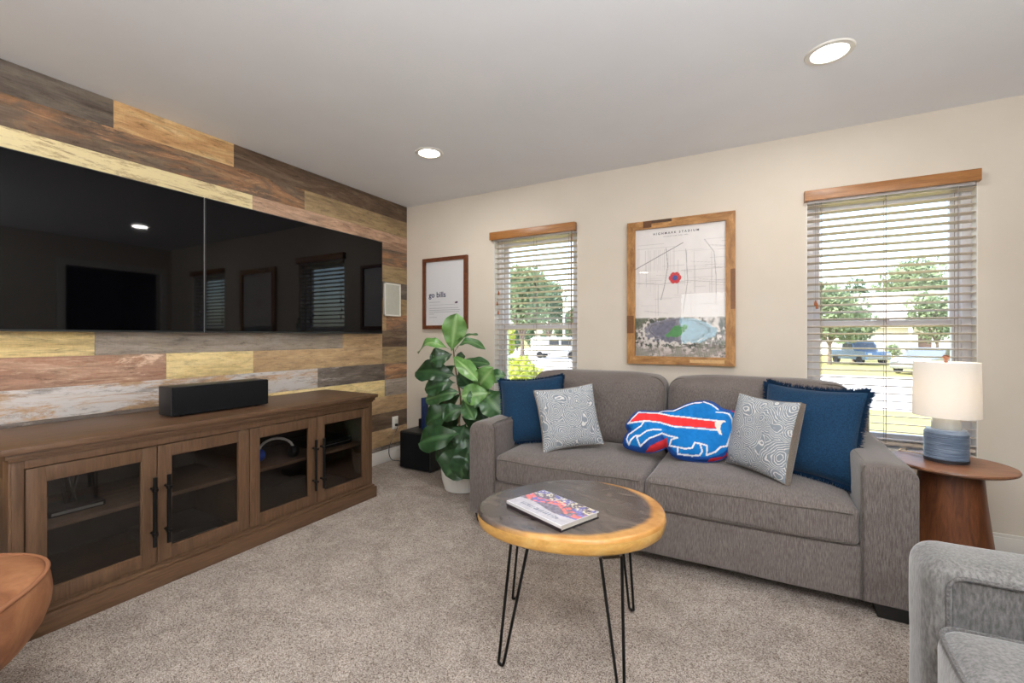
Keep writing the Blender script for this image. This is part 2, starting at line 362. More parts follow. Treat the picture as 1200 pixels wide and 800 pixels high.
def softbox(x0, x1, y0, y1, z0, z1, r=.04, n=(10, 8, 3), bulge=None, nz=.004, seed=0, rs=None):
    """rounded upholstered block; bulge(u,v,w,p)->offset Vector with u,v,w in -1..1"""
    X, Y, Z = axis_pts(x0, x1, r, n[0]), axis_pts(y0, y1, r, n[1]), axis_pts(z0, z1, r, n[2])
    idx = {}; vs = []; fs = []
    def V(i, j, k_):
        key = (i, j, k_)
        if key not in idx: idx[key] = len(vs); vs.append(Vector((X[i], Y[j], Z[k_])))
        return idx[key]
    a, b, c = len(X)-1, len(Y)-1, len(Z)-1
    for i in range(a):
        for j in range(b): fs += [(V(i, j, c), V(i+1, j, c), V(i+1, j+1, c), V(i, j+1, c)), (V(i, j, 0), V(i, j+1, 0), V(i+1, j+1, 0), V(i+1, j, 0))]
    for i in range(a):
        for k_ in range(c): fs += [(V(i, 0, k_), V(i+1, 0, k_), V(i+1, 0, k_+1), V(i, 0, k_+1)), (V(i, b, k_), V(i, b, k_+1), V(i+1, b, k_+1), V(i+1, b, k_))]
    for j in range(b):
        for k_ in range(c): fs += [(V(0, j, k_), V(0, j, k_+1), V(0, j+1, k_+1), V(0, j+1, k_)), (V(a, j, k_), V(a, j+1, k_), V(a, j+1, k_+1), V(a, j, k_+1))]
    r = min(r, (x1-x0)/2*.98, (y1-y0)/2*.98, (z1-z0)/2*.98)
    lo = Vector((x0+r, y0+r, z0+r)); hi = Vector((x1-r, y1-r, z1-r)); out = []
    for p in vs:
        q = Vector([min(max(p[i], lo[i]), hi[i]) for i in range(3)]); d = p-q
        if d.length > 1e-9: p = q+d.normalized()*r
        u, v_, w_ = [(2*(p[i]-(x0, y0, z0)[i])/((x1-x0, y1-y0, z1-z0)[i])-1) for i in range(3)]
        if bulge: p = p+bulge(u, v_, w_)
        if nz: p = p+Vector(mn.noise_vector(p*5+Vector((seed, 0, 0))))*nz
        out.append(p)
    return MB().add(out, fs)

def at(u, v, D):
    """world point seen at photo pixel u,v at depth D"""
    a = (u-600)/F; b = (HZ-v)/F
    return Vector((CAM.x+D*(-SN+a*CS), CAM.y+D*(CS+a*SN), CAM.z+D*b))
def aty(u, v, y):
    a = (u-600)/F; b = (HZ-v)/F; D = (y-CAM.y)/(CS+a*SN); return at(u, v, D)

# ------------------------------------------------------------------ room shell
XR, YF, H = 4.71, -7.2, 2.44
WIN = [(1.005, 1.781, .50, 2.05), (3.305, 4.089, .50, 2.05)]
MB().box(-.16, XR+.5, YF-.2, .16, -.12, 0).build('floor', M['carpet'], kind='structure')
MB().box(-.16, XR+.9, YF-.2, .16, H, H+.25).build('ceiling', M['ceil'], kind='structure')
b = MB()
xs = [-.16, WIN[0][0], WIN[0][1], WIN[1][0], WIN[1][1], XR+.16]
for i in (0, 2, 4): b.box(xs[i], xs[i+1], 0, .16, -.9, H)
for (x0, x1, z0, z1) in WIN: b.box(x0, x1, 0, .16, -.9, z0); b.box(x0, x1, 0, .16, z1, H)
b.build('wall_back', M['wall'], kind='structure')
wl = MB().box(-.16, -.014, YF, 0, -.12, H).build('wall_left', M['wall'], kind='structure')
# right wall with a cased opening to a dark hall and, behind the viewpoint, a wide opening
b = MB(); b.box(XR, XR+.12, -.14, 0, 0, H); b.box(XR, XR+.12, -1.16, -.14, 2.07, H); b.box(XR, XR+.12, -3.3, -1.16, 0, H)
b.box(XR, XR+.12, -5.9, -3.3, 2.2, H); b.box(XR, XR+.12, YF, -5.9, 0, H)
b.build('wall_right', M['wall'], kind='structure')
b = MB(); b.box(XR+.12, XR+1.5, -1.5, -1.42, 0, 2.44); b.box(XR+.12, XR+1.5, -.05, .0, 0, 2.44); b.box(XR+1.5, XR+1.56, -1.5, 0, 0, 2.44); b.box(XR+.12, XR+1.5, -1.5, 0, 2.44, 2.5); b.box(XR+.5, XR+1.56, -1.5, 0, -.05, 0)
b.build('wall_hall', M['hallwall'], kind='structure')
b = MB(); b.box(XR+.12, XR+.9, -6.1, -6.0, 0, 2.44); b.box(XR+.12, XR+.9, -3.2, -3.1, 0, 2.44); b.box(XR+.9, XR+.98, -6.1, -3.1, 0, 2.44); b.box(XR+.5, XR+.98, -6.1, -3.1, -.05, 0)
b.build('wall_side_room', M['wall'], kind='structure')
MB().box(-.16, XR+.16, YF-.16, YF, 0, H).build('wall_front', M['wall'], kind='structure')
tr = root('trim_1')
for a in ((-1.24, -1.16), (-.14, -.06)): MB().box(XR-.02, XR, a[0], a[1], 0, 2.07).build('casing', M['trim'], tr)
MB().box(XR-.02, XR, -1.24, -.06, 2.07, 2.15).build('casing', M['trim'], tr)
def baseboard(name, x0, x1, y0, y1):
    b = MB(); b.box(x0, x1, y0, y1, 0, .095, bev=.003)
    dx = 0 if x1-x0 > .1 else .004; dy = 0 if y1-y0 > .1 else .004
    b.box(x0+dx*(x0 > 1), x1-dx*(x0 < 1), y0+dy, y1, .095, .113, bev=.003); b.build(name, M['trim'], kind='structure')
baseboard('baseboard_left', -.013, .012, YF, -.0)
baseboard('baseboard_back', .012, XR, -.014, 0)
baseboard('baseboard_right', XR-.014, XR, -3.3, -1.24)

# planks on the left wall: one object each
P = {
 'greybrown': plank_mat('plank_grey_brown', [(.3, '4a423b'), (.5, '6b6056'), (.7, '82776b')]),
 'darkbrown': plank_mat('plank_dark_brown', [(.3, '3a2a20'), (.5, '5c4736'), (.7, '77614b')]),
 'rust': plank_mat('plank_rust_brown', [(.25, '54473f'), (.45, '6d5949'), (.58, '9a6c48'), (.75, 'b08460')], 'b98a62', .60),
 'orange': plank_mat('plank_orange_tan', [(.25, 'a8784c'), (.45, 'c4945e'), (.58, 'd6b078'), (.7, 'e2d09c')]),
 'yellow': plank_mat('plank_bright_yellow', [(.25, 'd0ae6c'), (.5, 'e4c988'), (.75, 'ecd69c')]),
 'pale': plank_mat('plank_chipped_cream', [(.3, '8a6f50'), (.6, 'b8986c')], 'ddcb98', .42, '9a7c56'),
 'olive': plank_mat('plank_olive_tan', [(.25, '6e5a3e'), (.5, '957c56'), (.75, 'ad946a')]),
 'tan': plank_mat('plank_tan', [(.25, '8a6c4a'), (.5, 'b08f66'), (.75, 'c8a97c')]),
 'pink': plank_mat('plank_pink_brown', [(.25, '8a6450'), (.5, 'ab8068'), (.75, 'c6a086')], 'd6b69a', .58, '9a6a50'),
 'chippy': plank_mat('plank_whitewashed_grey', [(.25, '8c6c50'), (.45, 'b08c68'), (.6, 'c09a74')], 'b9b3b0', .47, '5e5550'),
 'slate': plank_mat('plank_slate_brown', [(.25, '3f3833'), (.5, '5f554d'), (.7, '80746a')], '9c9088', .6),
 'lines': plank_mat('plank_pink_streaked', [(.25, '5e4a3e'), (.45, 'a07c62'), (.6, 'c09a7c'), (.8, '8a7060')]),
 'grey': plank_mat('plank_grey', [(.25, '77695a'), (.5, '94877a'), (.75, 'a89c8e')]),
}
rows = [
 [(-9, 'rust'), (-3.9, 'greybrown'), (-2.294, 'orange'), (-1.664, 'darkbrown')],
 [(-9, 'tan'), (-4.3, 'rust'), (-1.137, 'olive')],
 [(-9, 'darkbrown'), (-4.6, 'pale'), (-1.539, 'lines')],
 [(-9, 'olive'), (-3.4, 'pink'), (-1.2, 'rust')],
 [(-9, 'tan'), (-3.8, 'grey'), (-.9, 'olive')],
 [(-9, 'slate'), (-2.7, 'yellow'), (-1.3, 'greybrown')],
 [(-9, 'pink'), (-4.2, 'rust'), (-1.6, 'olive')],
 [(-9, 'grey'), (-3.1, 'tan'), (-.28, 'rust')],
 [(-9, 'slate'), (-3.9, 'yellow'), (-2.372, 'grey'), (-.78, 'tan'), (-.33, 'darkbrown')],
 [(-9, 'olive'), (-3.9, 'pink'), (-2.049, 'yellow'), (-1.533, 'tan'), (-.33, 'olive')],
 [(-9, 'tan'), (-4.4, 'chippy'), (-1.02, 'slate'), (-.30, 'rust')],
 [(-9, 'pink'), (-3.9, 'slate'), (-1.9, 'yellow'), (-.30, 'grey')],
 [(-9, 'rust'), (-3.3, 'orange'), (-1.5, 'tan')],
 [(-9, 'olive'), (-3.0, 'greybrown'), (-1.2, 'darkbrown')],
 [(-9, 'grey'), (-2.6, 'tan')],
 [(-9, 'darkbrown'), (-3.5, 'greybrown'), (-1.4, 'slate')],
]
PH = .1525
for i, row in enumerate(rows):
    z1 = H-i*PH; z0 = max(z1-PH, .114)
    for j, (y0, kind) in enumerate(row):
        y1 = row[j+1][0] if j+1 < len(row) else 0
        y0 = max(y0, YF)
        if y0 >= y1 or z1 <= .12: continue
        t = random.uniform(-.0010, .0010)
        MB().box(-.014, t, y0+.0003, y1-.0003, z0+.0003, z1-.0003, bev=.0009).build('plank', P[kind], wl)

# ------------------------------------------------------------------ windows
def make_window(name, x0, x1, z0, z1, ya=.075):
    r = root(name); fw = .042
    zm = 1.245
    def ring(nm, a0, a1, c0, c1, wd, y0, y1):
        b = MB(); b.box(a0, a0+wd, y0, y1, c0, c1, bev=.003); b.box(a1-wd, a1, y0, y1, c0, c1, bev=.003)
        b.box(a0+wd, a1-wd, y0, y1, c1-wd, c1, bev=.003); b.box(a0+wd, a1-wd, y0, y1, c0, c0+wd, bev=.003)
        return b.build(nm, M['vinyl'], r)
    ring('window_frame', x0, x1, z0, z1, fw, ya, .16)
    lo = ring('lower_sash', x0+fw, x1-fw, z0+fw, zm+.02, .04, ya+.008, ya+.04)
    up = ring('upper_sash', x0+fw, x1-fw, zm-.02, z1-fw, .04, ya+.042, ya+.074)
    MB().box(x0+fw+.04, x1-fw-.04, ya+.022, ya+.026, z0+fw+.04, zm-.02).build('pane', M['glasswin'], lo)
    MB().box(x0+fw+.04, x1-fw-.04, ya+.056, ya+.060, zm+.02, z1-fw-.04).build('pane', M['glasswin'], up)
    b = MB(); b.box((x0+x1)/2-.03, (x0+x1)/2+.03, ya-.004, ya+.02, zm+.018, zm+.034, bev=.003); b.build('sash_lock', M['vinyl'], r)
    MB().box(x0, x1, -.004, ya, z0-.012, z0+.006, bev=.003).build('sill', M['trim'], r)
    for a, c in ((x0, x0+.004), (x1-.004, x1)): MB().box(a, c, .0, ya, z0, z1).build('jamb_liner', M['trim'], r)
make_window('window_1', *WIN[0]); make_window('window_2', *WIN[1])

def make_blind(label, x0, x1, vx0, vx1, vz0, vz1, wand_x, tass_x, tass_z, zend=.502):
    r = thing('window_blind', label, 'blind', ((x0+x1)/2, .03, vz0))
    pbuild(MB().box(vx0, vx1, -.045, -.030, vz0, vz1, bev=.003).box(vx0, vx0+.012, -.031, -.001, vz0, vz1).box(vx1-.012, vx1, -.031, -.001, vz0, vz1), 'valance', M['valance'], r, label='honey coloured wooden valance')
    pbuild(MB().box(x0+.006, x1-.006, .008, .052, 2.0, 2.045, bev=.002), 'headrail', M['vinyl'], r)
    sp = .0445; z = 1.985; me = None; base = None; n = 0
    tilt = R(8)
    while z > zend+.03:
        if base is None:
            b = MB(); L = (x1-x0)/2-.006; pts = []
            for q in range(7):
                t = q/6-.5; pts.append((t*.05, -.0030*(4*t*t)+.0015))
            top = [(y, zz+.0017) for y, zz in pts]; bot = [(y, zz-.0017) for y, zz in reversed(pts)]
            b.prism(bot[::-1][::-1]+top, 0, -L, L)
            base = b.build('slat', M['slat'], r)
            s = base
        else:
            s = base.copy(); COL.objects.link(s)
        s.location = (0, 0, z-vz0); s.rotation_euler = (-tilt, 0, 0)
        z -= sp
    pbuild(MB().box(x0+.006, x1-.006, .008, .052, z+.01, z+.03, bev=.003), 'bottom_rail', M['slat'], r)
    for fx in (.10, .5, .90) if x1-x0 > .7 else (.15, .85):
        xx = x0+(x1-x0)*fx; b = MB()
        for yy in (.0035, .0565): b.tube([(xx, yy, 2.0), (xx, yy, z+.02)], .0016, 5)
        b.tube([(xx+.008, .03, 2.0), (xx+.008, .03, z+.02)], .0009, 5)
        zz = 1.985-.006
        while zz > zend+.03:
            b.tube([(xx, .0035, zz-.002), (xx, .0565, zz-.006)], .0008, 4); zz -= sp
        pbuild(b, 'ladder_cord', M['cord'], r)
    if wand_x: pbuild(MB().tube([(wand_x, -.012, 1.995), (wand_x, -.016, 1.6), (wand_x, -.014, 1.26)], .004, 6).tube([(wand_x, -.012, 2.01), (wand_x, -.012, 1.99)], .002, 6), 'wand', M['tassel'], r)
    for i, (tx, tz) in enumerate(zip(tass_x, tass_z)):
        pbuild(MB().tube([(tx, -.004, 2.0), (tx, -.006, tz+.03)], .0009, 5), 'pull_cord', M['cord'], r)
        pbuild(MB().lathe([(.001, tz+.034), (.004, tz+.03), (.0075, tz+.012), (.0085, tz+.002), (.006, tz-.002), (.001, tz-.003)], 12, (tx, -.006)), 'tassel', M['tassel'], r)
    return r
make_blind('white slatted blind with wooden valance on the narrow-looking window above the potted fig', 1.005, 1.781, .982, 1.772, 2.004, 2.072, 1.735, (1.055, 1.04, 1.05), (1.53, 1.44, 1.36))
make_blind('white slatted blind with wooden valance on the window behind the table lamp', 3.305, 4.089, 3.292, 4.092, 2.008, 2.072, None, (3.352, 3.36), (1.36, 1.34))

# ------------------------------------------------------------------ recessed ceiling lights
def can(x, y, label, watt, group=None):
    t = thing('recessed_light', label, 'ceiling light', (x, y, H), group=group)
    b = MB(); b.lathe([(.070, H-.001), (.073, H-.007), (.092, H-.006), (.096, H-.001), (.096, H), (.070, H)], 40, (x, y), close=False)
    pbuild(b, 'trim_ring', M['white'], t)
    pbuild(MB().lathe([(.0, H-.004), (.04, H-.004), (.071, H-.003), (.071, H)], 36, (x, y), close=False), 'lens', M['can'], t)
    o = light('can_glow', 'AREA', (0, 0, -.012), watt, (1, .965, .91), .13); o.parent = t
    return t
can(1.040, -.927, 'lit round recessed ceiling light nearest the plank wall', 9)
can(3.319, -.925, 'lit round recessed ceiling light at the upper right, above the sofa and lamp', 9)
for (x, y, wh) in ((1.04, -3.3, 'level with the tan chair'), (3.319, -3.3, 'straight above the viewpoint'), (1.04, -5.7, 'far behind the viewpoint on the plank wall side'), (3.319, -5.7, 'far behind the viewpoint on the doorway side')):  # unseen ceiling lights added to brighten the room
    can(x, y, 'added round recessed fill light outside the picture, '+wh, 9, 'added fill lights behind the viewpoint')

# ------------------------------------------------------------------ televisions
def tv(y0, y1, label):
    t = thing('television', label, 'television', (.05, (y0+y1)/2, 1.19))
    z0, z1 = 1.190, 2.020
    pbuild(MB().box(.030, .057, y0, y1, z0, z1, bev=.004), 'casing', M['blackgloss'], t)
    pbuild(MB().box(.057, .0595, y0+.004, y1-.004, z0+.010, z1-.004), 'screen', M['screen'], t)
    b = MB()
    b.box(.056, .0605, y0, y1, z0, z0+.009); b.box(.056, .0605, y0, y0+.0035, z0, z1); b.box(.056, .0605, y1-.0035, y1, z0, z1); b.box(.056, .0605, y0, y1, z1-.0035, z1)
    pbuild(b, 'bezel', M['blackplastic'], t)
    pbuild(MB().box(.003, .031, (y0+y1)/2-.2, (y0+y1)/2+.2, 1.4, 1.8), 'wall_bracket', M['blackmetal'], t)
    return t
tv(-1.868, -.391, 'large black flat screen on the plank wall, nearer the corner, reflecting the window')
t2 = tv(-3.352, -1.875, 'large black flat screen on the plank wall, cut off by the left edge')
pbuild(MB().box(.050, .0612, -1.8752, -1.8735, 1.19, 2.02), 'edge_strip', M['silver'], t2, label='thin silver edge strip between the screens')

# wall speaker
t = thing('wall_speaker', 'small white rectangular speaker on the plank wall beside the flat screen', 'speaker', (.002, -.213, 1.511))
y0, y1, z0, z1 = -.320, -.107, 1.357, 1.667
b = MB(); b.box(.002, .020, y0, y0+.014, z0, z1, bev=.002); b.box(.002, .020, y1-.014, y1, z0, z1, bev=.002); b.box(.002, .020, y0, y1, z0, z0+.014, bev=.002); b.box(.002, .020, y0, y1, z1-.014, z1, bev=.002)
pbuild(b, 'frame', M['white'], t); pbuild(MB().box(.002, .014, y0+.013, y1-.013, z0+.013, z1-.013), 'grille', M['spkgrille'], t)
# outlet and cord
t = thing('wall_outlet', 'white electrical outlet low on the plank wall beside the cabinet', 'outlet', (.002, -.17, .345))
pbuild(MB().box(.002, .009, -.208, -.132, .287, .405, bev=.002), 'cover_plate', M['white'], t)
for zz in (.325, .368):
    s = pbuild(MB().box(.009, .012, -.187, -.153, zz-.015, zz+.015, bev=.003), 'socket', M['white'], t)
b = MB(); b.box(.0121, .034, -.182, -.158, .314, .337, bev=.004)
pl = thing('power_cord', 'black power cord plugged into the outlet and drooping to the floor', 'cord', (.02, -.17, .0))
pbuild(b, 'plug', M['blackplastic'], pl)
pts = [(.034, -.17, .326), (.05, -.19, .30), (.05, -.25, .22), (.05, -.29, .15), (.045, -.29, .08), (.05, -.26, .02), (.09, -.22, .006), (.18, -.2, .006), (.25, -.2, .03)]
def smooth(pts, n=6):
    P_ = [Vector(p) for p in pts]; out = []
    for i in range(len(P_)-1):
        a, b_, c, d = P_[max(i-1, 0)], P_[i], P_[i+1], P_[min(i+2, len(P_)-1)]
        for q in range(n):
            t_ = q/n; out.append(.5*((2*b_)+(-a+c)*t_+(2*a-5*b_+4*c-d)*t_*t_+(-a+3*b_-3*c+d)*t_**3))
    out.append(P_[-1]); return out
pbuild(MB().tube(smooth(pts), .0032, 6), 'cable', M['blackplastic'], pl)

# ------------------------------------------------------------------ media cabinet
C0, C1 = -2.80, -1.005
t = thing('media_cabinet', 'long brown wooden media cabinet with four glass doors under the flat screens', 'cabinet', (.3, -1.9, 0))
b = MB(); fx = .548
b.box(.03, fx, C0, C0+.022, .06, .70); b.box(.03, fx, C1-.022, C1, .06, .70)        # sides
b.box(.03, fx, C0, C1, .085, .105); b.box(.03, fx, C0, C1, .682, .70)                 # deck, top rail
b.box(.03, fx-.02, -1.912, -1.888, .1, .69)
pbuild(b, 'carcass', M['cab'], t)
b = MB(); b.box(fx-.001, .566, C0, -2.766, .09, .70, bev=.002); b.box(fx-.001, .566, -1.031, C1, .09, .70, bev=.002)
b.box(fx-.001, .566, -2.766, -1.031, .656, .70, bev=.002); b.box(fx-.001, .566, -2.766, -1.031, .088, .104, bev=.002)
pbuild(b, 'face_frame', M['cabv'], t)
for s in (C0-.002, C1-.008):   # side panel frames
    b = MB(); y0_, y1_ = (s-.006, s+.002) if s < -2 else (C1, C1+.008)
    b.box(.03, .09, y0_, y1_, .09, .70, bev=.002); b.box(.50, .566, y0_, y1_, .09, .70, bev=.002); b.box(.09, .50, y0_, y1_, .62, .70, bev=.002); b.box(.09, .50, y0_, y1_, .09, .17, bev=.002)
    pbuild(b, 'side_panel', M['cabv'], t)
pbuild(MB().box(.028, .036, C0+.02, C1-.02, .1, .69), 'back_panel', M['cabback'], t)
for (a, c) in ((C0+.022, -1.912), (-1.888, C1-.022)):
    pbuild(MB().box(.036, .50, a, c, .375, .395, bev=.002), 'shelf', M['cabin'], t)
b = MB(); b.box(.03, .605, C0-.035, C1+.03, .722, .747, bev=.004); pbuild(b, 'top', M['cab'], t)
b = MB(); b.box(.03, .590, C0-.022, C1+.018, .702, .722, bev=.006); b.box(.03, .578, C0-.012, C1+.010, .690, .704, bev=.003); pbuild(b, 'moulding', M['cab'], t)
b = MB(); b.box(.03, .600, C0-.028, C1+.022, .0, .078, bev=.003); b.box(.03, .588, C0-.016, C1+.012, .078, .092, bev=.006); pbuild(b, 'plinth', M['cab'], t)
DY = [(-2.763, -2.336), (-2.332, -1.902), (-1.898, -1.470), (-1.466, -1.034)]
hy = [-2.356, -2.300, -1.498, -1.440]
for i, (a, c) in enumerate(DY):
    z0, z1 = .107, .653; st = .056
    b = MB(); b.box(.550, .573, a, a+st, z0, z1, bev=.002); b.box(.550, .573, c-st, c, z0, z1, bev=.002)
    b.box(.5505, .5725, a+st, c-st, z0, z0+st, bev=.002); b.box(.5505, .5725, a+st, c-st, z1-st, z1, bev=.002)
    b.box(.556, .568, a+st-.002, a+st+.004, z0+st-.002, z1-st+.002); b.box(.556, .568, c-st-.004, c-st+.002, z0+st-.002, z1-st+.002)
    b.box(.556, .568, a+st, c-st, z0+st-.002, z0+st+.004); b.box(.556, .568, a+st, c-st, z1-st-.004, z1-st+.002)
    d = pbuild(b, 'door', M['cabv'], t)
    L = Vector((-.3, 1.9, 0)); T = Matrix.Translation(L)
    MB().box(.559, .563, a+st+.001, c-st-.001, z0+st+.001, z1-st-.001).build('glass_pane', M['glasscab'], d, xf=T)
    h = MB(); y = hy[i]; h.tube([(.606, y, .197), (.606, y, .517)], .0088, 10)
    for zz in (.255, .460): h.tube([(.572, y, zz), (.624, y, zz)], .0072, 8)
    for zz in (.255, .460): h.lathe([(.0115, zz-.008), (.0125, zz), (.0115, zz+.008)], 10, (.606, y))
    h.build('handle', M['blackmetal'], d, xf=T)
# things in the cabinet
t = thing('disc_player', 'slim silver device with black antennas standing on the shelf behind the first glass door', 'device', (.34, -2.57, .395))
pbuild(MB().box(.26, .42, -2.66, -2.47, .396, .422, bev=.004), 'case', M['blackplastic'], t)
pbuild(MB().box(.42, .423, -2.65, -2.48, .403, .414), 'front_strip', M['silver'], t)
for (yy, dy) in ((-2.58, -.015), (-2.565, .03), (-2.545, -.03)): pbuild(MB().tube([(.33, yy, .42), (.33, yy+dy, .56)], .006, 8), 'antenna', M['blackplastic'], t)
t = thing('cable_box', 'low black box on the cabinet floor behind the second glass door', 'device', (.3, -2.1, .105))
pbuild(MB().box(.14, .44, -2.28, -1.98, .106, .165, bev=.004), 'case', M['blackplastic'], t); pbuild(MB().box(.44, .442, -2.26, -2.0, .118, .124), 'front_strip', M['silver'], t)
t = thing('headphones', 'blue and white headphones on the shelf behind the third glass door', 'headphones', (.40, -1.63, .396))
b = MB(); b.tube([(.40+.05*math.cos(a), -1.63+.09*math.cos(a)*.9, .455+.075*math.sin(a)) for a in [math.pi*i/12 for i in range(13)]], .008, 8); pbuild(b, 'headband', M['white'], t)
blue = plain('royal_blue_plastic', '2b56c4', .35)
for s in (-1, 1):
    b = MB(); b.lathe([(.005, -.025), (.03, -.024), (.038, -.012), (.038, .012), (.03, .024), (.005, .025)], 20)
    xf = Matrix.Translation((.40+s*.05-.40, -1.63+s*.081+1.63, .436-.396)) @ Matrix.Rotation(R(90), 4, 'X')
    b.build('ear_cup', blue if s < 0 else M['blackplastic'], t, xf=xf, label='blue ear cup' if s < 0 else None)
t = thing('game_console', 'black console on the shelf behind the last glass door', 'console', (.30, -1.22, .396))
pbuild(MB().box(.14, .45, -1.36, -1.08, .397, .445, bev=.006), 'case', M['blackplastic'], t); pbuild(MB().box(.450, .452, -1.34, -1.10, .418, .422), 'slot', M['silver'], t)

# soundbar speaker on the cabinet
t = thing('centre_speaker', 'black box-shaped centre speaker lying on the cabinet top', 'speaker', (.33, -1.94, .747))
pbuild(MB().box(.255, .385, -2.195, -1.680, .753, .903, bev=.003), 'cabinet_box', M['blackplastic'], t)
pbuild(MB().box(.388, .402, -2.193, -1.682, .755, .901, bev=.004), 'grille', M['blackmatte'], t)
pbuild(MB().box(.3845, .3885, -2.195, -1.680, .753, .903), 'edge_strip', plain('dark_grey_strip', '3c3e42', .4, .3), t)
for yy in (-2.14, -1.74):
    for xx in (.275, .37): pbuild(MB().lathe([(.010, .747), (.012, .754)], 12, (xx, yy)), 'foot', M['blackplastic'], t)

# subwoofer in the corner
t = thing('subwoofer', 'black cube-shaped subwoofer on the carpet in the corner behind the fig', 'speaker', (.44, -.21, 0))
pbuild(softbox(.262, .612, -.385, -.035, .012, .335, .012, (3, 3, 3), nz=0), 'cabinet_box', M['blackplastic'], t)
pbuild(MB().box(.275, .599, -.391, -.386, .025, .322, bev=.002), 'grille', M['blackmatte'], t)
for xx in (.30, .57):
    for yy in (-.34, -.08): pbuild(MB().lathe([(.014, 0), (.016, .013)], 12, (xx, yy)), 'foot', M['blackplastic'], t)
t = thing('wireless_router', 'slim upright navy blue device standing on the subwoofer', 'device', (.40, -.22, .335))
p0 = aty(500, 500, -.23)
pbuild(MB().box(.398, .438, -.26, -.20, .336, .620, bev=.008), 'case', plain('navy_plastic', '192f5c', .4), t)
pbuild(MB().box(.335, .36, -.22, -.18, .336, .42, bev=.006), 'side_unit', M['blackplastic'], t)

# ------------------------------------------------------------------ pictures
def colour_grid(name, W, Hh, nx, ny, paint, mat, parent, xf, attr='print', thick=.0012):
    """a flat printed sheet: W x Hh, local x right, z up, facing -y"""
    xs_ = np.linspace(-W/2, W/2, nx+1); zs_ = np.linspace(-Hh/2, Hh/2, ny+1)
    X, Z_ = np.meshgrid(xs_, zs_); n = (nx+1)*(ny+1)
    vs = [tuple(q) for q in np.stack([X.ravel(), np.zeros(n), Z_.ravel()], 1)]
    fs = []
    for j in range(ny):
        o = j*(nx+1)
        for i in range(nx): fs.append((o+i, o+i+1, o+nx+2+i, o+nx+1+i))
    me = bpy.data.meshes.new(name); me.from_pydata([xf @ Vector(q) for q in vs], [], fs); me.materials.append(mat)
    rgb = paint(X, Z_).reshape(-1, 3); rgb = np.clip(rgb, 0, 1); l_ = np.where(rgb <= .04045, rgb/12.92, ((rgb+.055)/1.055)**2.4)
    ca = me.color_attributes.new(attr, 'FLOAT_COLOR', 'POINT'); ca.data.foreach_set('color', np.concatenate([l_, np.ones((n, 1))], 1).ravel().astype(np.float32))
    me.update(); o = bpy.data.objects.new(name, me); COL.objects.link(o); o.parent = parent; return o
def vnoise(X, Y, scale, octs=4, seed=0):
    out = np.zeros_like(X, dtype=float); amp = 1; tot = 0; r = np.random.default_rng(seed)
    for o in range(octs):
        g = r.random((64, 64)); u = X*scale*(2**o)+seed*3.1+20; v = Y*scale*(2**o)+20
        iu = np.floor(u).astype(int); iv = np.floor(v).astype(int); fu = u-iu; fv = v-iv; fu = fu*fu*(3-2*fu); fv = fv*fv*(3-2*fv)
        a = g[iv % 64, iu % 64]; b_ = g[iv % 64, (iu+1) % 64]; c = g[(iv+1) % 64, iu % 64]; d = g[(iv+1) % 64, (iu+1) % 64]
        out += amp*((a*(1-fu)+b_*fu)*(1-fv)+(c*(1-fu)+d*fu)*fv); tot += amp; amp *= .55
    return out/tot
def text_part(body, size, loc, mat, parent, name='lettering', align='LEFT', bold=0, rot=(R(90), 0, 0), sx=1, space=1):
    cu = bpy.data.curves.new(name, 'FONT'); cu.body = body; cu.size = size; cu.align_x = align; cu.offset = bold; cu.space_character = space; cu.extrude = .0002; cu.resolution_u = 3
    tmp = bpy.data.objects.new('tmp_text', cu); COL.objects.link(tmp); bpy.context.view_layer.update()
    me = bpy.data.meshes.new_from_object(tmp.evaluated_get(bpy.context.evaluated_depsgraph_get())); bpy.data.objects.remove(tmp); bpy.data.curves.remove(cu)
    me.materials.clear(); me.materials.append(mat); me.name = name
    me.transform(Matrix.Translation(loc) @ Matrix.Rotation(rot[2], 4, 'Z') @ Matrix.Rotation(rot[0], 4, 'X') @ Matrix.Diagonal((sx, 1, 1, 1)))
    o = bpy.data.objects.new(name, me); COL.objects.link(o); o.parent = parent; return o
def frame_parts(t, x0, x1, z0, z1, wd, y0, y1, mH, mV, chunks=None):
    rx, ry, rz = t.location
    def tr_(b, nm, m): return pbuild(b, nm, m, t)
    def mitre(side):
        b = MB()
        if side in 'tb':
            za, zb = (z1, z1-wd) if side == 't' else (z0, z0+wd)
            pts = [(x0, za), (x1, za), (x1-wd, zb), (x0+wd, zb)]
        else:
            xa, xb = (x0, x0+wd) if side == 'l' else (x1, x1-wd)
            pts = [(xa, z0), (xa, z1), (xb, z1-wd), (xb, z0+wd)]
        vs = [(p[0], y1, p[1]) for p in pts]+[(p[0], y0, p[1]) for p in pts]
        b.add(vs, [(0, 1, 2, 3), (7, 6, 5, 4)]+[(i, (i+1) % 4, 4+(i+1) % 4, 4+i) for i in range(4)]); return b
    for s in 'tblr': tr_(mitre(s), 'frame_rail', mH if s in 'tb' else mV)
# large poster
x0, x1, z0, z1 = 2.182, 2.905, .965, 2.008
t = thing('framed_picture', 'large stadium and street map print in a warm mottled wooden frame above the sofa', 'picture', ((x0+x1)/2, -.02, (z0+z1)/2))
wd = .058
frame_parts(t, x0, x1, z0, z1, wd, -.034, -.002, M['acaciaH'], M['acaciaV'])
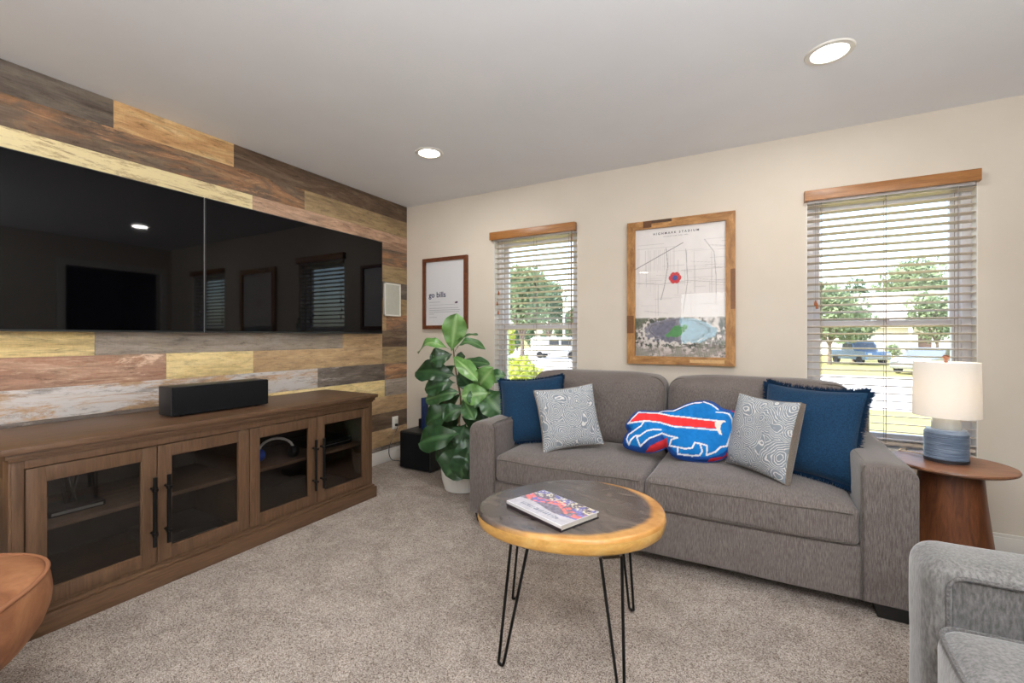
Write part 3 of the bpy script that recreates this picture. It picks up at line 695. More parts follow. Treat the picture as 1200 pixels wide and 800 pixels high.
# blocks of contrasting wood let into the frame
for (a, c, q0, q1, col) in ((2.30, 2.36, z1-.05, z1-.001, '6b4524'), (2.36, 2.50, z1-.022, z1-.001, '4c3218'), (2.62, 2.84, z0+.018, z0+.04, 'd9b27c'), (x0, x0+.05, 1.19, 1.32, '74491f'), (x1-.028, x1, 1.35, 1.62, '7d5028')):
    pbuild(MB().box(a, c, -.0348, -.030, q0, q1), 'inlay', wood('acacia_block', [(.3, col), (.7, col)], (2, 2, 2), 6, .45), t)
pw, ph = x1-x0-2*wd, z1-z0-2*wd
def seg_d(X, Z_, ax, az, bx, bz):
    dx, dz = bx-ax, bz-az; L = dx*dx+dz*dz+1e-12; tt = np.clip(((X-ax)*dx+(Z_-az)*dz)/L, 0, 1); return np.hypot(X-ax-tt*dx, Z_-az-tt*dz)
def paint_poster(X, Z_):
    u = X/pw+.5; v = .5-Z_/ph     # v downwards 0..1
    base = np.ones(X.shape+(3,))*np.array([.94, .925, .92])
    n1 = vnoise(X, Z_, 14, 4, 1); base *= (.97+.05*n1)[..., None]
    def line(pts, wdt, col, a=1):
        nonlocal base
        for i in range(len(pts)-1):
            d = seg_d(u*pw, v*ph, pts[i][0]*pw, pts[i][1]*ph, pts[i+1][0]*pw, pts[i+1][1]*ph)
            m = np.clip(1-(d-wdt)/.0015, 0, 1)*a; m = m*(v < .69); base = base*(1-m[..., None])+np.array(col)*m[..., None]
    r = random.Random(3)
    for i in range(70):
        a0, b0 = r.random(), r.uniform(.12, .66); an = r.choice((0, 0, 1.57, 1.57, .12)); L = r.uniform(.08, .45)
        line([(a0, b0), (a0+math.cos(an)*L, b0+math.sin(an)*L*.7)], .0004, (.70, .68, .69), .55)
    for i in range(16): line([(.12+i*.022, .17), (.12+i*.022, .33)], .0003, (.72, .70, .71), .6)
    line([(0, .31), (.55, .13)], .0016, (.55, .53, .53)); line([(.36, .16), (.38, .3), (.34, .46), (.30, .56)], .0012, (.6, .58, .58))
    line([(.78, .12), (.88, .22), (.90, .4), (.9, .62)], .0010, (.66, .64, .64)); line([(.0, .42), (.3, .44), (.6, .42), (1, .45)], .0006, (.72, .7, .7))
    line([(.58, .18), (.6, .42), (.55, .66)], .0009, (.66, .65, .65))
    # red rosette with a blue centre
    cx, cy = .46, .395; ang = np.arctan2((v-cy)*ph, (u-cx)*pw); rr = np.hypot((u-cx)*pw, (v-cy)*ph)
    m = rr < .037+.006*np.abs(np.cos(3*ang)); base[m] = (.80, .25, .27)
    m = rr < .018; base[m] = (.30, .36, .62)
    # aerial photograph below
    vv = v-.695; ph_ = np.clip(vv/.012, 0, 1); n2 = vnoise(X, Z_, 60, 4, 5); n3 = vnoise(X, Z_, 22, 5, 9)
    img = np.ones(X.shape+(3,))*np.array([.60, .57, .56])*(.35+1.3*n2)[..., None]
    img = np.where((n3 > .56)[..., None], np.array([.80, .78, .77])*(.85+.3*n2)[..., None], img); img = np.where((n3 < .42)[..., None], np.array([.40, .42, .36])*(.8+.5*n2)[..., None], img)
    ex, ey = (u-.50)/.40+(n3-.5)*.25, (v-.80)/.10+(n2-.5)*.35; e = np.hypot(ex, ey)
    ring = e < 1; img[ring] = (np.array([.55, .55, .60])*(.75+.5*n2[ring])[..., None])
    rg = (e < 1) & (ex > .05); img[rg] = (np.array([.60, .74, .80])*(.85+.3*n2[rg])[..., None])
    rg = (e < .84) & (e > .78); img[rg] *= .75
    rg = (e > .9) & (e < 1.25) & (n2 > .56) & (v < .92); img[rg] = (.86, .84, .82)
    rg = (e > 1.0) & (n3 > .50) & (n2 < .45); img[rg] = (.30, .33, .29)
    sh = (e < .75) & (ex < -.1); img[sh] = (np.array([.45, .45, .52])*(.8+.4*n2[sh])[..., None])
    fld = (np.abs(ex+.05+.3*ey) < .22) & (np.abs(ey-.05) < .42); img[fld] = (np.array([.34, .58, .36])*(.85+.3*n2[fld])[..., None])
    ln = (np.abs(np.sin(v*900+u*120)) < .12) & (v > .9); img[ln] = (.82, .80, .78)
    lo = v > .93; img[lo] = img[lo]*.6+np.array([.80, .75, .74])*.4
    base = base*(1-ph_[..., None])+img*ph_[..., None]
    return base
T0 = Matrix.Translation((0, .004, 0))
colour_grid('print', pw, ph, 200, 300, paint_poster, vcol('poster_print', .6), t, T0)
ink = plain('dark_ink', '4a484c', .7)
text_part('HIGHMARK STADIUM', .022, (-.02, .0032, ph/2-.048), ink, t, align='CENTER', bold=.0004, space=1.6)
text_part('ORCHARD PARK, NEW YORK', .009, (-.02, .0032, ph/2-.068), ink, t, align='CENTER', space=1.5)
pbuild(MB().box(x0+wd-.003, x1-wd+.003, -.020, -.018, z0+wd-.003, z1-wd+.003), 'glazing', M['glasspic'], t)
pbuild(MB().box(x0+.02, x1-.02, -.012, -.004, z0+.02, z1-.02), 'backing', M['white'], t)
# small poster
x0, x1, z0, z1 = .221, .733, 1.236, 1.905
t = thing('framed_picture', 'small white text print in a dark walnut frame above the potted fig', 'picture', ((x0+x1)/2, -.02, (z0+z1)/2))
frame_parts(t, x0, x1, z0, z1, .034, -.030, -.002, M['walnutframe'], M['walnutframe'])
pw2, ph2 = x1-x0-.06, z1-z0-.06
pbuild(MB().box(x0+.03, x1-.03, -.014, -.010, z0+.03, z1-.03), 'print_sheet', plain('white_paper', 'dfe0e4', .6), t)
dn = plain('navy_ink', '27325a', .6); gi = plain('grey_ink', '9a9ca4', .6)
xx0 = x0-t.location.x; 
text_part('go bills', .072, (xx0+.066, .0052, 1.535-t.location.z), dn, t, bold=.0012)
y_ = -.0152+.02
for zz, wl_ in ((1.488, .13), (1.462, .30), (1.430, .34), (1.412, .36), (1.394, .35), (1.376, .06), (1.345, .09)):
    h_ = .0022 if zz != 1.462 else .0012
    MB().box(xx0+.07, xx0+.07+wl_, .0050, .0058, zz-t.location.z, zz-t.location.z+h_*1.6).build('text_line', gi, t)
b = MB(); b.prism([(.0, .0), (.012, -.004), (.03, .0), (.034, .010), (.022, .016), (.004, .010)], 1, .0050, .0058); b.build('emblem', plain('red_navy_ink', '4b2f4c', .6), t, xf=Matrix.Translation((xx0+.37, 0, 1.475-t.location.z)))
pbuild(MB().box(x0+.03, x1-.03, -.019, -.0175, z0+.03, z1-.03), 'glazing', M['glasspic'], t)

# ------------------------------------------------------------------ sofa
SX0, SX1, SY = 1.440, 3.607, -1.03
t = thing('sofa', 'taupe chenille two-cushion sofa under the windows', 'sofa', (2.52, -.55, 0))
def arm_prof(xi, xo, side):
    """arm with a rounded outer shoulder, running front to back"""
    b = MB(); n = 14
    ys = [SY, SY+.006, SY+.02, SY+.05]+[SY+.05+(.93-.05)*i/12 for i in range(1, 13)]
    ins = [.014, .006, .002, 0]+[0]*12
    def prof(e):
        lo, hi = min(xi, xo)+e, max(xi, xo)-e; zt = (.632 if side < 0 else .640)-e; rO, rI = .055, .022; pts = [(lo, .058+e), ]
        rl, rh = (rO, rI) if side < 0 else (rI, rO)
        for q in range(9):
            a = math.pi-math.pi/2*q/8; pts.append((lo+rl+rl*math.cos(a), zt-rl+rl*math.sin(a)))
        for q in range(1, 6):
            xm = lo+rl+(hi-rh-lo-rl)*q/6; pts.append((xm, zt+.006*math.sin(math.pi*q/6)))
        for q in range(9):
            a = math.pi/2-math.pi/2*q/8; pts.append((hi-rh+rh*math.cos(a), zt-rh+rh*math.sin(a)))
        pts.append((hi, .058+e)); return pts
    vs = []; m = None
    for y, e in zip(ys, ins):
        pr_ = prof(e); m = len(pr_)
        for (x, z) in pr_:
            nz_ = mn.noise(Vector((x*3, y*4, z*4+side)))*.004
            vs.append((x+nz_*(.058 < z-.01), y, z+nz_*(z > .1)))
    fs = [(i*m+j, i*m+j+1, (i+1)*m+j+1, (i+1)*m+j) for i in range(len(ys)-1) for j in range(m-1)]
    fs += [(i*m+m-1, i*m, (i+1)*m, (i+1)*m+m-1) for i in range(len(ys)-1)]
    fs.append(tuple(range(m))[::-1]); fs.append(tuple((len(ys)-1)*m+j for j in range(m)))
    b.add(vs, fs)
    return b, [(x, SY+.003, z) for x, z in prof(.006)[1:-1]]
for (xi, xo, sd) in ((SX0, SX0+.19, -1), (SX1-.19, SX1, 1)):
    b, pp = arm_prof(xi, xo, sd)
    a_ = pbuild(b, 'armrest', M['sofa'], t, sharp=60)
    xe = xo if sd < 0 else xi
    pth = [(xe, SY+.004, .07), (xe, SY+.003, .3), (xe, SY+.003, .60)]+[(xe+(.012 if sd > 0 else -.012), SY+.004, .628)]
    pth = pth+[(xe+(.016 if sd > 0 else -.016), SY+.06+.8*q/6, .636) for q in range(7)]
    MB().tube(pth, .0036, 6).build('piping', M['piping'], a_, xf=Matrix.Translation(-t.location))
XI0, XI1 = SX0+.19, SX1-.19
pbuild(softbox(XI0-.01, XI1+.01, SY+.012, -.14, .058, .285, .012, (10, 4, 2), nz=.003, bulge=lambda u, v, w_: Vector((0, -.004*(1-u*u)*(v < -.9), 0))), 'seat_base', M['sofa'], t)
pbuild(softbox(SX0+.02, SX1-.02, -.24, -.105, .06, .80, .05, (10, 2, 8), nz=.003), 'back_frame', M['sofa'], t)
XM = 2.527
def seat_bulge(u, v, w_):
    return Vector((0, -.010*(1-u*u)*(v < -.8), (.030*(1-u**4)*(1-(v*.95)**4) if w_ > .5 else 0)))
for (a, c, sd) in ((XI0+.003, XM-.003, 1), (XM+.003, XI1-.003, 5)):
    s = pbuild(softbox(a, c, SY-.004, -.36, .283, .442, .030, (14, 8, 3), seat_bulge, .004, sd), 'seat_cushion', M['sofaseat'], t, sharp=80)
    zt = .421
    pth = [(a+.008, SY+.05, zt), (a+.012, SY+.012, zt)]+[(a+.03+(c-a-.06)*q/12, SY-.0055-.0095*(1-(2*q/12-1)**2), zt+.002*math.sin(q*1.3)) for q in range(13)]+[(c-.012, SY+.012, zt), (c-.008, SY+.05, zt), (c-.006, -.5, zt+.004)]
    MB().tube(pth, .0042, 6).build('piping', M['piping'], s, xf=Matrix.Translation(-t.location))
    zt = .293
    pth = [(a+.012, SY+.012, zt)]+[(a+.03+(c-a-.06)*q/12, SY+.0015-.009*(1-(2*q/12-1)**2), zt) for q in range(13)]+[(c-.012, SY+.012, zt)]
    MB().tube(pth, .0036, 6).build('piping', M['piping'], s, xf=Matrix.Translation(-t.location))
def back_cushion(a, c, sd):
    def bg(u, v, w_):
        o = Vector((0, 0, 0))
        if w_ > 0: o.z += .012*(1-u*u)*w_ - .018*abs(u)**5*w_
        if v < 0: o.y -= .035*(1-u**4)*(1-w_**4)
        o.y += .055*(w_+1)/2          # leans back
        return o
    s = pbuild(softbox(a, c, -.46, -.24, .43, .915, .075, (12, 4, 10), bg, .006, sd), 'back_cushion', M['sofa'], t, sharp=80)
    # welt around the front face
    pth = []; r = .07; y = -.425
    X0, X1, Z0, Z1 = a+.012, c-.012, .45, .900
    for cx, cz, a0 in ((X1-r, Z1-r, 0), (X0+r, Z1-r, 90)):
        for q in range(7):
            an = R(a0+90*q/6); xx, zz = cx+r*math.cos(an), cz+r*math.sin(an); pth.append((xx, y+.055*((zz-.43)/.485), zz))
    pth = [(X1, y, Z0)]+pth+[(X0, y, Z0)]
    MB().tube(pth, .004, 6).build('piping', M['piping'], s, xf=Matrix.Translation(-t.location))
back_cushion(1.578, XM-.004, 2); back_cushion(XM+.004, 3.485, 8)
for (x, y) in ((SX0+.035, SY+.02), (SX1-.145, SY+.015), (SX0+.02, -.24), (SX1-.145, -.24)):
    b = MB(); b.add([(x+.012, y+.012, 0), (x+.118, y+.012, 0), (x+.118, y+.10, 0), (x+.012, y+.10, 0), (x, y, .06), (x+.135, y, .06), (x+.135, y+.12, .06), (x, y+.12, .06)], [(3, 2, 1, 0), (4, 5, 6, 7), (0, 1, 5, 4), (1, 2, 6, 5), (2, 3, 7, 6), (3, 0, 4, 7)])
    pbuild(b, 'foot', M['foot'], t)

# ------------------------------------------------------------------ pillows
def pillow_mesh(W, Hh, T, n=26, pinch=.05, flat=.0, gusset=0, seed=0, front=True):
    """surface facing -y; centre of the bottom edge at the origin"""
    vs = []; fs = []
    for j in range(n+1):
        for i in range(n+1):
            u, v = 2*i/n-1, 2*j/n-1
            # ease grid to the edges
            u = math.sin(u*math.pi/2); v = math.sin(v*math.pi/2)
            x = u*W/2*(1-pinch*(1-v*v)*abs(u)**3*1.0); z = v*Hh/2*(1-pinch*(1-u*u)*abs(v)**3)
            e = max(0, (1-abs(u)**2.6))*max(0, (1-abs(v)**2.6)); h = T/2*(e**.56)
            wr = mn.noise(Vector((x*9+seed, z*9, seed*.7)))*.010*min(1, e*3)+mn.noise(Vector((x*24+seed, z*24, 3)))*.003*min(1, e*3)
            if front: vs.append((x, -h-gusset/2-wr, z+Hh/2))
            else: vs.append((x, h+gusset/2+wr*.5, z+Hh/2))
    for j in range(n):
        for i in range(n): fs.append((j*(n+1)+i, j*(n+1)+i+1, (j+1)*(n+1)+i+1, (j+1)*(n+1)+i))
    return vs, fs
def edge_path(W, Hh, pinch, n=40, y=0):
    out = []
    for s in range(4):
        for q in range(n):
            p = math.sin((2*q/n-1)*math.pi/2)
            if s == 0: u, v = p, -1
            elif s == 1: u, v = 1, p
            elif s == 2: u, v = -p, 1
            else: u, v = -1, -p
            out.append(Vector((u*W/2*(1-pinch*(1-v*v)), y, v*Hh/2*(1-pinch*(1-u*u))+Hh/2)))
    return out
def pose(o, loc, yaw, lean, roll):
    m = Matrix.Rotation(R(yaw), 4, 'Z') @ Matrix.Rotation(R(-lean), 4, 'X') @ Matrix.Rotation(R(roll), 4, 'Y')
    o.rotation_euler = m.to_euler(); o.location = loc
def navy_pillow(label, S, loc, yaw, lean, roll, seed, T=.17, fr=.020):
    t = thing('throw_pillow', label, 'pillow'); pose(t, loc, yaw, lean, roll)
    b = MB(); v, f = pillow_mesh(S, S, T, 28, .08, seed=seed); b.add(v, f); v, f = pillow_mesh(S, S, T, 20, .08, seed=seed, front=False); b.add(v, f)
    b.build('cover', M['navy'], t, sharp=80)
    r = random.Random(seed); b = MB(); ep = edge_path(S, S, .08, 70)
    N = len(ep); c = Vector((0, 0, S/2))
    for i in range(N):
        p = ep[i]; q = ep[(i+1) % N]
        for s in range(9):
            tt = (s+r.random())/9; a = p.lerp(q, tt); tn = (q-p).normalized() if (q-p).length > 0 else Vector((1, 0, 0)); nr = Vector((tn.z, 0, -tn.x))
            if nr.dot(a-c) < 0: nr = -nr
            L = fr*r.uniform(.7, 1.15); d = (nr+tn*r.uniform(-.75, .75)+Vector((0, r.uniform(-.45, .45), 0))).normalized(); wdt = .0028
            e = a+d*L; a = a-nr*.004; off = Vector((0, r.uniform(-.003, .003), 0)); a += off
            b.add([a-tn*wdt, a+tn*wdt, a+Vector((0, wdt*1.5, 0)), e], [(0, 1, 3), (1, 2, 3), (2, 0, 3)])
    b.build('fringe', M['navyfringe'], t, kind='stuff')
    return t
def paisley_pillow(label, S, loc, yaw, lean, roll, seed, T=.15, gus=.030):
    t = thing('throw_pillow', label, 'pillow'); pose(t, loc, yaw, lean, roll)
    b = MB(); v, f = pillow_mesh(S, S, T, 28, .07, gusset=gus, seed=seed); b.add(v, f); b.build('front_cover', M['paisley'], t, sharp=80, label='grey and white paisley front')
    b = MB(); v, f = pillow_mesh(S, S, T*.9, 20, .07, gusset=gus, seed=seed, front=False); b.add(v, f)
    e0 = edge_path(S, S, .07, 28, -gus/2); e1 = edge_path(S, S, .07, 28, gus/2); n = len(e0)
    b.add(e0+e1, [(i, (i+1) % n, n+(i+1) % n, n+i) for i in range(n)])
    bk = b.build('back_cover', M['taupe'], t, sharp=80, label='plain taupe back and side band')
    MB().tube(e0, .003, 6, closed=True).build('piping', M['taupe'], bk)
    return t
navy_pillow('navy fringed pillow leaning on the left arm of the sofa, behind a paisley pillow', .44, (1.745, -.735, .468), 14, 20, -6, 11)
paisley_pillow('grey and white paisley pillow on the left seat cushion, in front of a navy pillow', .385, (2.045, -.775, .476), 36, 17, -6, 21)
paisley_pillow('grey and white paisley pillow on the right seat cushion, beside the buffalo-shaped pillow', .392, (3.025, -.765, .468), -46, 14, 0, 31)
navy_pillow('navy fringed pillow against the right arm of the sofa', .46, (3.225, -.70, .468), -24, 20, 1, 41, .19, .030)

# buffalo shaped pillow (outline in pixels of a 1200x750 crop; 7.5 crop px = 1 photo px)
OUT = [(80, 330), (100, 300), (130, 250), (185, 190), (230, 178), (400, 190), (470, 170), (540, 165), (600, 140), (660, 105), (730, 85), (800, 70), (870, 75), (920, 100), (960, 140), (1010, 160), (1080, 165), (1098, 190), (1095, 270), (1085, 360), (1060, 440), (1040, 500), (1000, 570), (930, 615), (860, 635), (760, 642), (640, 635), (560, 620), (510, 590), (485, 545), (470, 520), (440, 540), (400, 560), (340, 580), (240, 585), (160, 570), (90, 550), (60, 520), (70, 460), (90, 420), (120, 385), (100, 370)]
WL = [  # white lines
 [(110, 320), (215, 205), (400, 210), (440, 185), (540, 185), (640, 135), (720, 105), (795, 100)], [(815, 92), (880, 120), (935, 165)],
 [(920, 195), (980, 195), (1025, 210), (1050, 260), (1050, 340), (1020, 420), (990, 500), (935, 515), (890, 560), (820, 590), (828, 510), (780, 495), (725, 487), (700, 535), (640, 545), (500, 520), (520, 465), (575, 450), (490, 430), (440, 412), (320, 465), (235, 540), (205, 460), (240, 440), (190, 445), (150, 480), (125, 530), (105, 475), (120, 430), (200, 380), (245, 350), (270, 310)],
 [(110, 320), (300, 298), (420, 310), (540, 345), (920, 365)], [(400, 212), (520, 240), (800, 270), (985, 285)], [(240, 440), (300, 395), (370, 378), (430, 380)], [(575, 535), (572, 592), (700, 602), (760, 595), (785, 560), (770, 500)]]
REDP = [(130, 308), (218, 215), (400, 218), (520, 246), (800, 278), (910, 288), (900, 320), (915, 352), (540, 335), (420, 300), (300, 290)]
HORN = [(905, 290), (990, 275), (955, 310), (945, 350), (955, 408), (930, 400), (915, 360), (902, 325)]
K = .625/1040
def cv(p): return ((p[0]-580)*K, (645-p[1])*K*1.0)
def inpoly(X, Z_, poly):
    ins = np.zeros(X.shape, bool); n = len(poly)
    for i in range(n):
        (xa, za), (xb, zb) = poly[i], poly[(i+1) % n]
        c = ((za > Z_) != (zb > Z_)) & (X < (xb-xa)*(Z_-za)/(zb-za+1e-12)+xa); ins ^= c
    return ins
def smooth_poly(poly, it=1):
    for _ in range(it):
        q = []
        for i in range(len(poly)):
            a, b_ = poly[i], poly[(i+1) % len(poly)]
            q += [(a[0]*.75+b_[0]*.25, a[1]*.75+b_[1]*.25), (a[0]*.25+b_[0]*.75, a[1]*.25+b_[1]*.75)]
        poly = q
    return poly
def buffalo():
    t = thing('shaped_pillow', 'blue, red and white pillow shaped like a charging buffalo in the middle of the sofa', 'pillow'); pose(t, (2.650, -.71, .468), 4, 22, -3)
    op = smooth_poly([cv(p) for p in OUT]); st = .0032
    xs_ = np.arange(-.32, .325, st); zs_ = np.arange(-.01, .36, st); X, Z_ = np.meshgrid(xs_, zs_)
    ins = inpoly(X, Z_, op); D = np.full(X.shape, 9.)
    for i in range(len(op)):
        a, b_ = op[i], op[(i+1) % len(op)]; D = np.minimum(D, seg_d(X, Z_, a[0], a[1], b_[0], b_[1]))
    # snap cells: vertices just outside the outline go onto it
    Tk = .058
    dd = np.where(ins, D, 0); h = Tk*np.sqrt(np.clip(1-(1-np.clip(dd/.10, 0, 1))**2, 0, 1))
    h += (vnoise(X, Z_, 30, 3, 4)-.5)*.010*np.clip(dd/.03, 0, 1)+np.sin(X*190+Z_*30)*.0012*np.clip(dd/.04, 0, 1)*(Z_ > .16)
    rgb = np.ones(X.shape+(3,))*np.array([.05, .44, .72])
    wn = vnoise(X, Z_, 8, 3, 2); rgb *= (.92+.14*wn)[..., None]
    navy = (dd < .020); 
    lower = inpoly(X, Z_, [cv(p) for p in [(440, 415), (330, 470), (240, 540), (130, 600), (60, 640), (540, 640), (500, 560)]])
    rgb[navy] = (.09, .27, .55)
    rgb[lower] = (.10, .26, .52)
    rl = inpoly(X, Z_, [cv(p) for p in [(270, 590), (330, 530), (480, 450), (480, 560), (400, 600)]]); rgb[rl] = (.72, .16, .18)
    ra = inpoly(X, Z_, [cv(p) for p in [(800, 660), (850, 615), (960, 590), (1050, 480), (1150, 400), (1120, 700), (800, 700)]]) & (dd < .026); rgb[ra] = (.78, .16, .20)
    rb = inpoly(X, Z_, [cv(p) for p in [(1020, 150), (1110, 150), (1110, 240), (1085, 240), (1070, 195)]]); rgb[rb] = (.75, .18, .24)
    rgb[inpoly(X, Z_, [cv(p) for p in REDP])] = (.90, .20, .21)
    for L in WL:
        d = np.full(X.shape, 9.)
        for i in range(len(L)-1):
            a, b_ = cv(L[i]), cv(L[i+1]); d = np.minimum(d, seg_d(X, Z_, a[0], a[1], b_[0], b_[1]))
        rgb[d < .0043] = (.90, .91, .93)
    rgb[inpoly(X, Z_, [cv(p) for p in HORN])] = (.93, .90, .86)
    ny_, nx_ = X.shape; idx = -np.ones(X.shape, int); keep = ins | (D < st*.9); idx[keep] = np.arange(keep.sum())
    Xk, Zk, hk = X[keep], Z_[keep], np.where(ins, h, 0)[keep]; rk = rgb[keep]
    vs = np.stack([Xk, -hk, Zk], 1)
    fs = []
    for j in range(ny_-1):
        for i in range(nx_-1):
            q = (idx[j, i], idx[j, i+1], idx[j+1, i+1], idx[j+1, i])
            if min(q) >= 0: fs.append(tuple(int(a) for a in q))
    vs = vs+np.array([0, 0, .0])
    me = bpy.data.meshes.new('front_cover'); me.from_pydata([tuple(v) for v in vs], [], fs); me.materials.append(vcol('buffalo_print', .75, .2, 240))
    l_ = np.where(rk <= .04045, rk/12.92, ((rk+.055)/1.055)**2.4); ca = me.color_attributes.new('print', 'FLOAT_COLOR', 'POINT')
    ca.data.foreach_set('color', np.concatenate([l_, np.ones((len(l_), 1))], 1).ravel().astype(np.float32)); me.polygons.foreach_set('use_smooth', [True]*len(me.polygons)); me.update()
    o = bpy.data.objects.new('front_cover', me); COL.objects.link(o); o.parent = t
    # back cover, coarser, red
    st2 = 3; b = MB(); Xs, Zs, Is, Ds = X[::st2, ::st2], Z_[::st2, ::st2], ins[::st2, ::st2], dd[::st2, ::st2]
    id2 = -np.ones(Xs.shape, int); id2[Is] = np.arange(Is.sum()); hb = (.045*np.sqrt(np.clip(1-(1-np.clip(Ds/.09, 0, 1))**2, 0, 1)))
    vs2 = [(x, hh, z) for x, z, hh in zip(Xs[Is], Zs[Is], hb[Is])]; f2 = []
    for j in range(Xs.shape[0]-1):
        for i in range(Xs.shape[1]-1):
            q = (id2[j, i], id2[j, i+1], id2[j+1, i+1], id2[j+1, i])
            if min(q) >= 0: f2.append(tuple(int(a) for a in q))
    b.add(vs2, f2); red = plain('red_fabric', 'a5262e', .85, spec=.2); b.build('back_cover', red, t, sharp=80, label='red back')
    MB().tube([(a, .004, c) for a, c in op], .006, 6, closed=True).build('seam', plain('navy_seam', '1d3a78', .85), t)
    return t
buffalo()

# ------------------------------------------------------------------ coffee table
TC = Vector((2.390, -1.712))
pts = [(2.09, -1.934), (2.729, -1.60), (2.268, -1.402), (2.567, -1.955), (2.442, -1.993), (2.709, -1.806), (2.093, -1.647), (2.552, -1.393), (2.75, -1.70), (2.16, -1.98), (2.04, -1.80), (2.30, -2.01), (2.66, -1.45), (2.40, -1.372), (2.17, -1.50)]
ar = sorted((math.atan2(p[1]-TC.y, p[0]-TC.x), math.hypot(p[0]-TC.x, p[1]-TC.y)) for p in pts)
aa = np.array([a for a, r in ar]); rr_ = np.array([r for a, r in ar])
Aq = np.linspace(-math.pi, math.pi, 97)[:-1]; Rq = np.interp(Aq, np.concatenate([aa[-1:]-2*math.pi, aa, aa[:1]+2*math.pi]), np.concatenate([rr_[-1:], rr_, rr_[:1]]))
for _ in range(24): Rq = (np.roll(Rq, 1)+2*Rq+np.roll(Rq, -1))/4
t = thing('coffee_table', 'live edge log slice coffee table with charred centre and black hairpin legs', 'table', (TC.x, TC.y, 0))
ZT, ZB = .500, .442
vs = []; rim = []
rings = [(0, ZT), (.2, ZT), (.4, ZT), (.6, ZT), (.75, ZT), (.85, ZT), (.92, ZT), (.965, ZT), (.985, ZT-.001), (.996, ZT-.006), (1.0, ZT-.014)]
b = MB(); n = len(Aq)
for (q, z) in rings:
    for a, r in zip(Aq, Rq): vs.append((q*r*math.cos(a), q*r*math.sin(a), z)); rim.append(q)
fs = []
for i in range(len(rings)-1):
    for j in range(n): j2 = (j+1) % n; fs.append((i*n+j, (i+1)*n+j, (i+1)*n+j2, i*n+j2))
b.add(vs, fs); o = b.build('tabletop', M['logtop'], t, sharp=60)
ca = o.data.color_attributes.new('rim', 'FLOAT_COLOR', 'POINT')
# the pale sapwood ring is wide toward the window-side right and front, thin at the left back
cols = []
for i, (q, z) in enumerate(rings):
    for a, r in zip(Aq, Rq):
        d = (1-q)*r; wr = .020+.042*math.cos(a+R(5)); val = max(0, min(1, .5+(wr-d)*9)); val *= (i < 8 or wr > -.005); cols += [val, val, val, 1]
ca.data.foreach_set('color', cols)
b = MB(); vs = []; prof = [(1.0, ZT-.014), (1.0, ZT-.03), (.995, ZB+.02), (.985, ZB+.006), (.965, ZB), (.5, ZB), (0, ZB)]
for (q, z) in prof:
    for j, (a, r) in enumerate(zip(Aq, Rq)):
        k_ = 1+.006*mn.noise(Vector((math.cos(a)*6, math.sin(a)*6, z*9))) if q > .9 and z < ZT-.015 else 1; vs.append((q*r*math.cos(a)*k_, q*r*math.sin(a)*k_, z))
fs = []
for i in range(len(prof)-1):
    for j in range(n): j2 = (j+1) % n; fs.append((i*n+j, i*n+j2, (i+1)*n+j2, (i+1)*n+j))
b.add(vs, fs).build('bark_edge', M['logside'], t, sharp=60, label='honey yellow live edge')
LEG = [((2.242, -1.999), [(2.276, -1.985), (2.348, -2.000)], None), ((2.095, -1.625), [(2.145, -1.66), (2.19, -1.60)], None), ((2.645, -1.905), [(2.588, -1.945), (2.646, -1.900)], None), ((2.568, -1.458), [(2.525, -1.50), (2.565, -1.515)], None)]
for (ft, tops, _) in LEG:
    b = MB(); d = (Vector((tops[1][0]-tops[0][0], tops[1][1]-tops[0][1], 0))).normalized()
    fz = .006; base = Vector((ft[0], ft[1], fz))
    p0 = Vector((*tops[0], ZB)); p1 = Vector((*tops[1], ZB))
    path = [p0, p0.lerp(base-d*.011, .97)]+[base-d*.011*math.cos(a)+Vector((0, 0, 0 if False else .006-.006*math.sin(a))) for a in [math.pi*q/6 for q in range(7)]]+[p1.lerp(base+d*.011, .97), p1]
    b.tube([p-Vector((TC.x, TC.y, 0)) for p in path], .0055, 8)
    pc = (p0+p1)/2-Vector((TC.x, TC.y, 0)); an = math.atan2(d.y, d.x)
    b.box(-.03, .03, -.008, .008, -.0008, .001, xf=Matrix.Translation(pc) @ Matrix.Rotation(an, 4, 'Z'))
    b.build('hairpin_leg', M['blackmetal'], t)

# book on the table
t = thing('book', 'hardcover book with a colourful cover lying on the coffee table', 'book', (2.352, -1.806, .500), (0, 0, R(-22.5)))
BL, BWd = .300, .195
MB().box(-BL/2, BL/2, -BWd/2, BWd/2, .0008, .0035, bev=.0008).build('back_board', plain('black_book_board', '1b1a1e', .4), t)
MB().box(-BL/2+.004, BL/2-.006, -BWd/2+.004, BWd/2-.004, .0035, .0205).build('page_block', painted('book_pages', 'd8d4cc', 'c6c2ba', 40, .8, .2, 400), t)
MB().box(-BL/2, BL/2, -BWd/2, BWd/2, .0205, .0235, bev=.0008).build('front_board', plain('white_book_board', 'dad9dc', .35), t)
MB().box(-BL/2, BL/2, -BWd/2-.002, -BWd/2+.001, .0125, .0235, bev=.0008).build('spine', plain('white_book_spine', 'e3e2e4', .35), t)
MB().box(-BL/2, BL/2, -BWd/2-.002, -BWd/2+.001, .0008, .0125, bev=.0008).build('lower_spine', plain('dark_book_spine', '2a2024', .4), t)
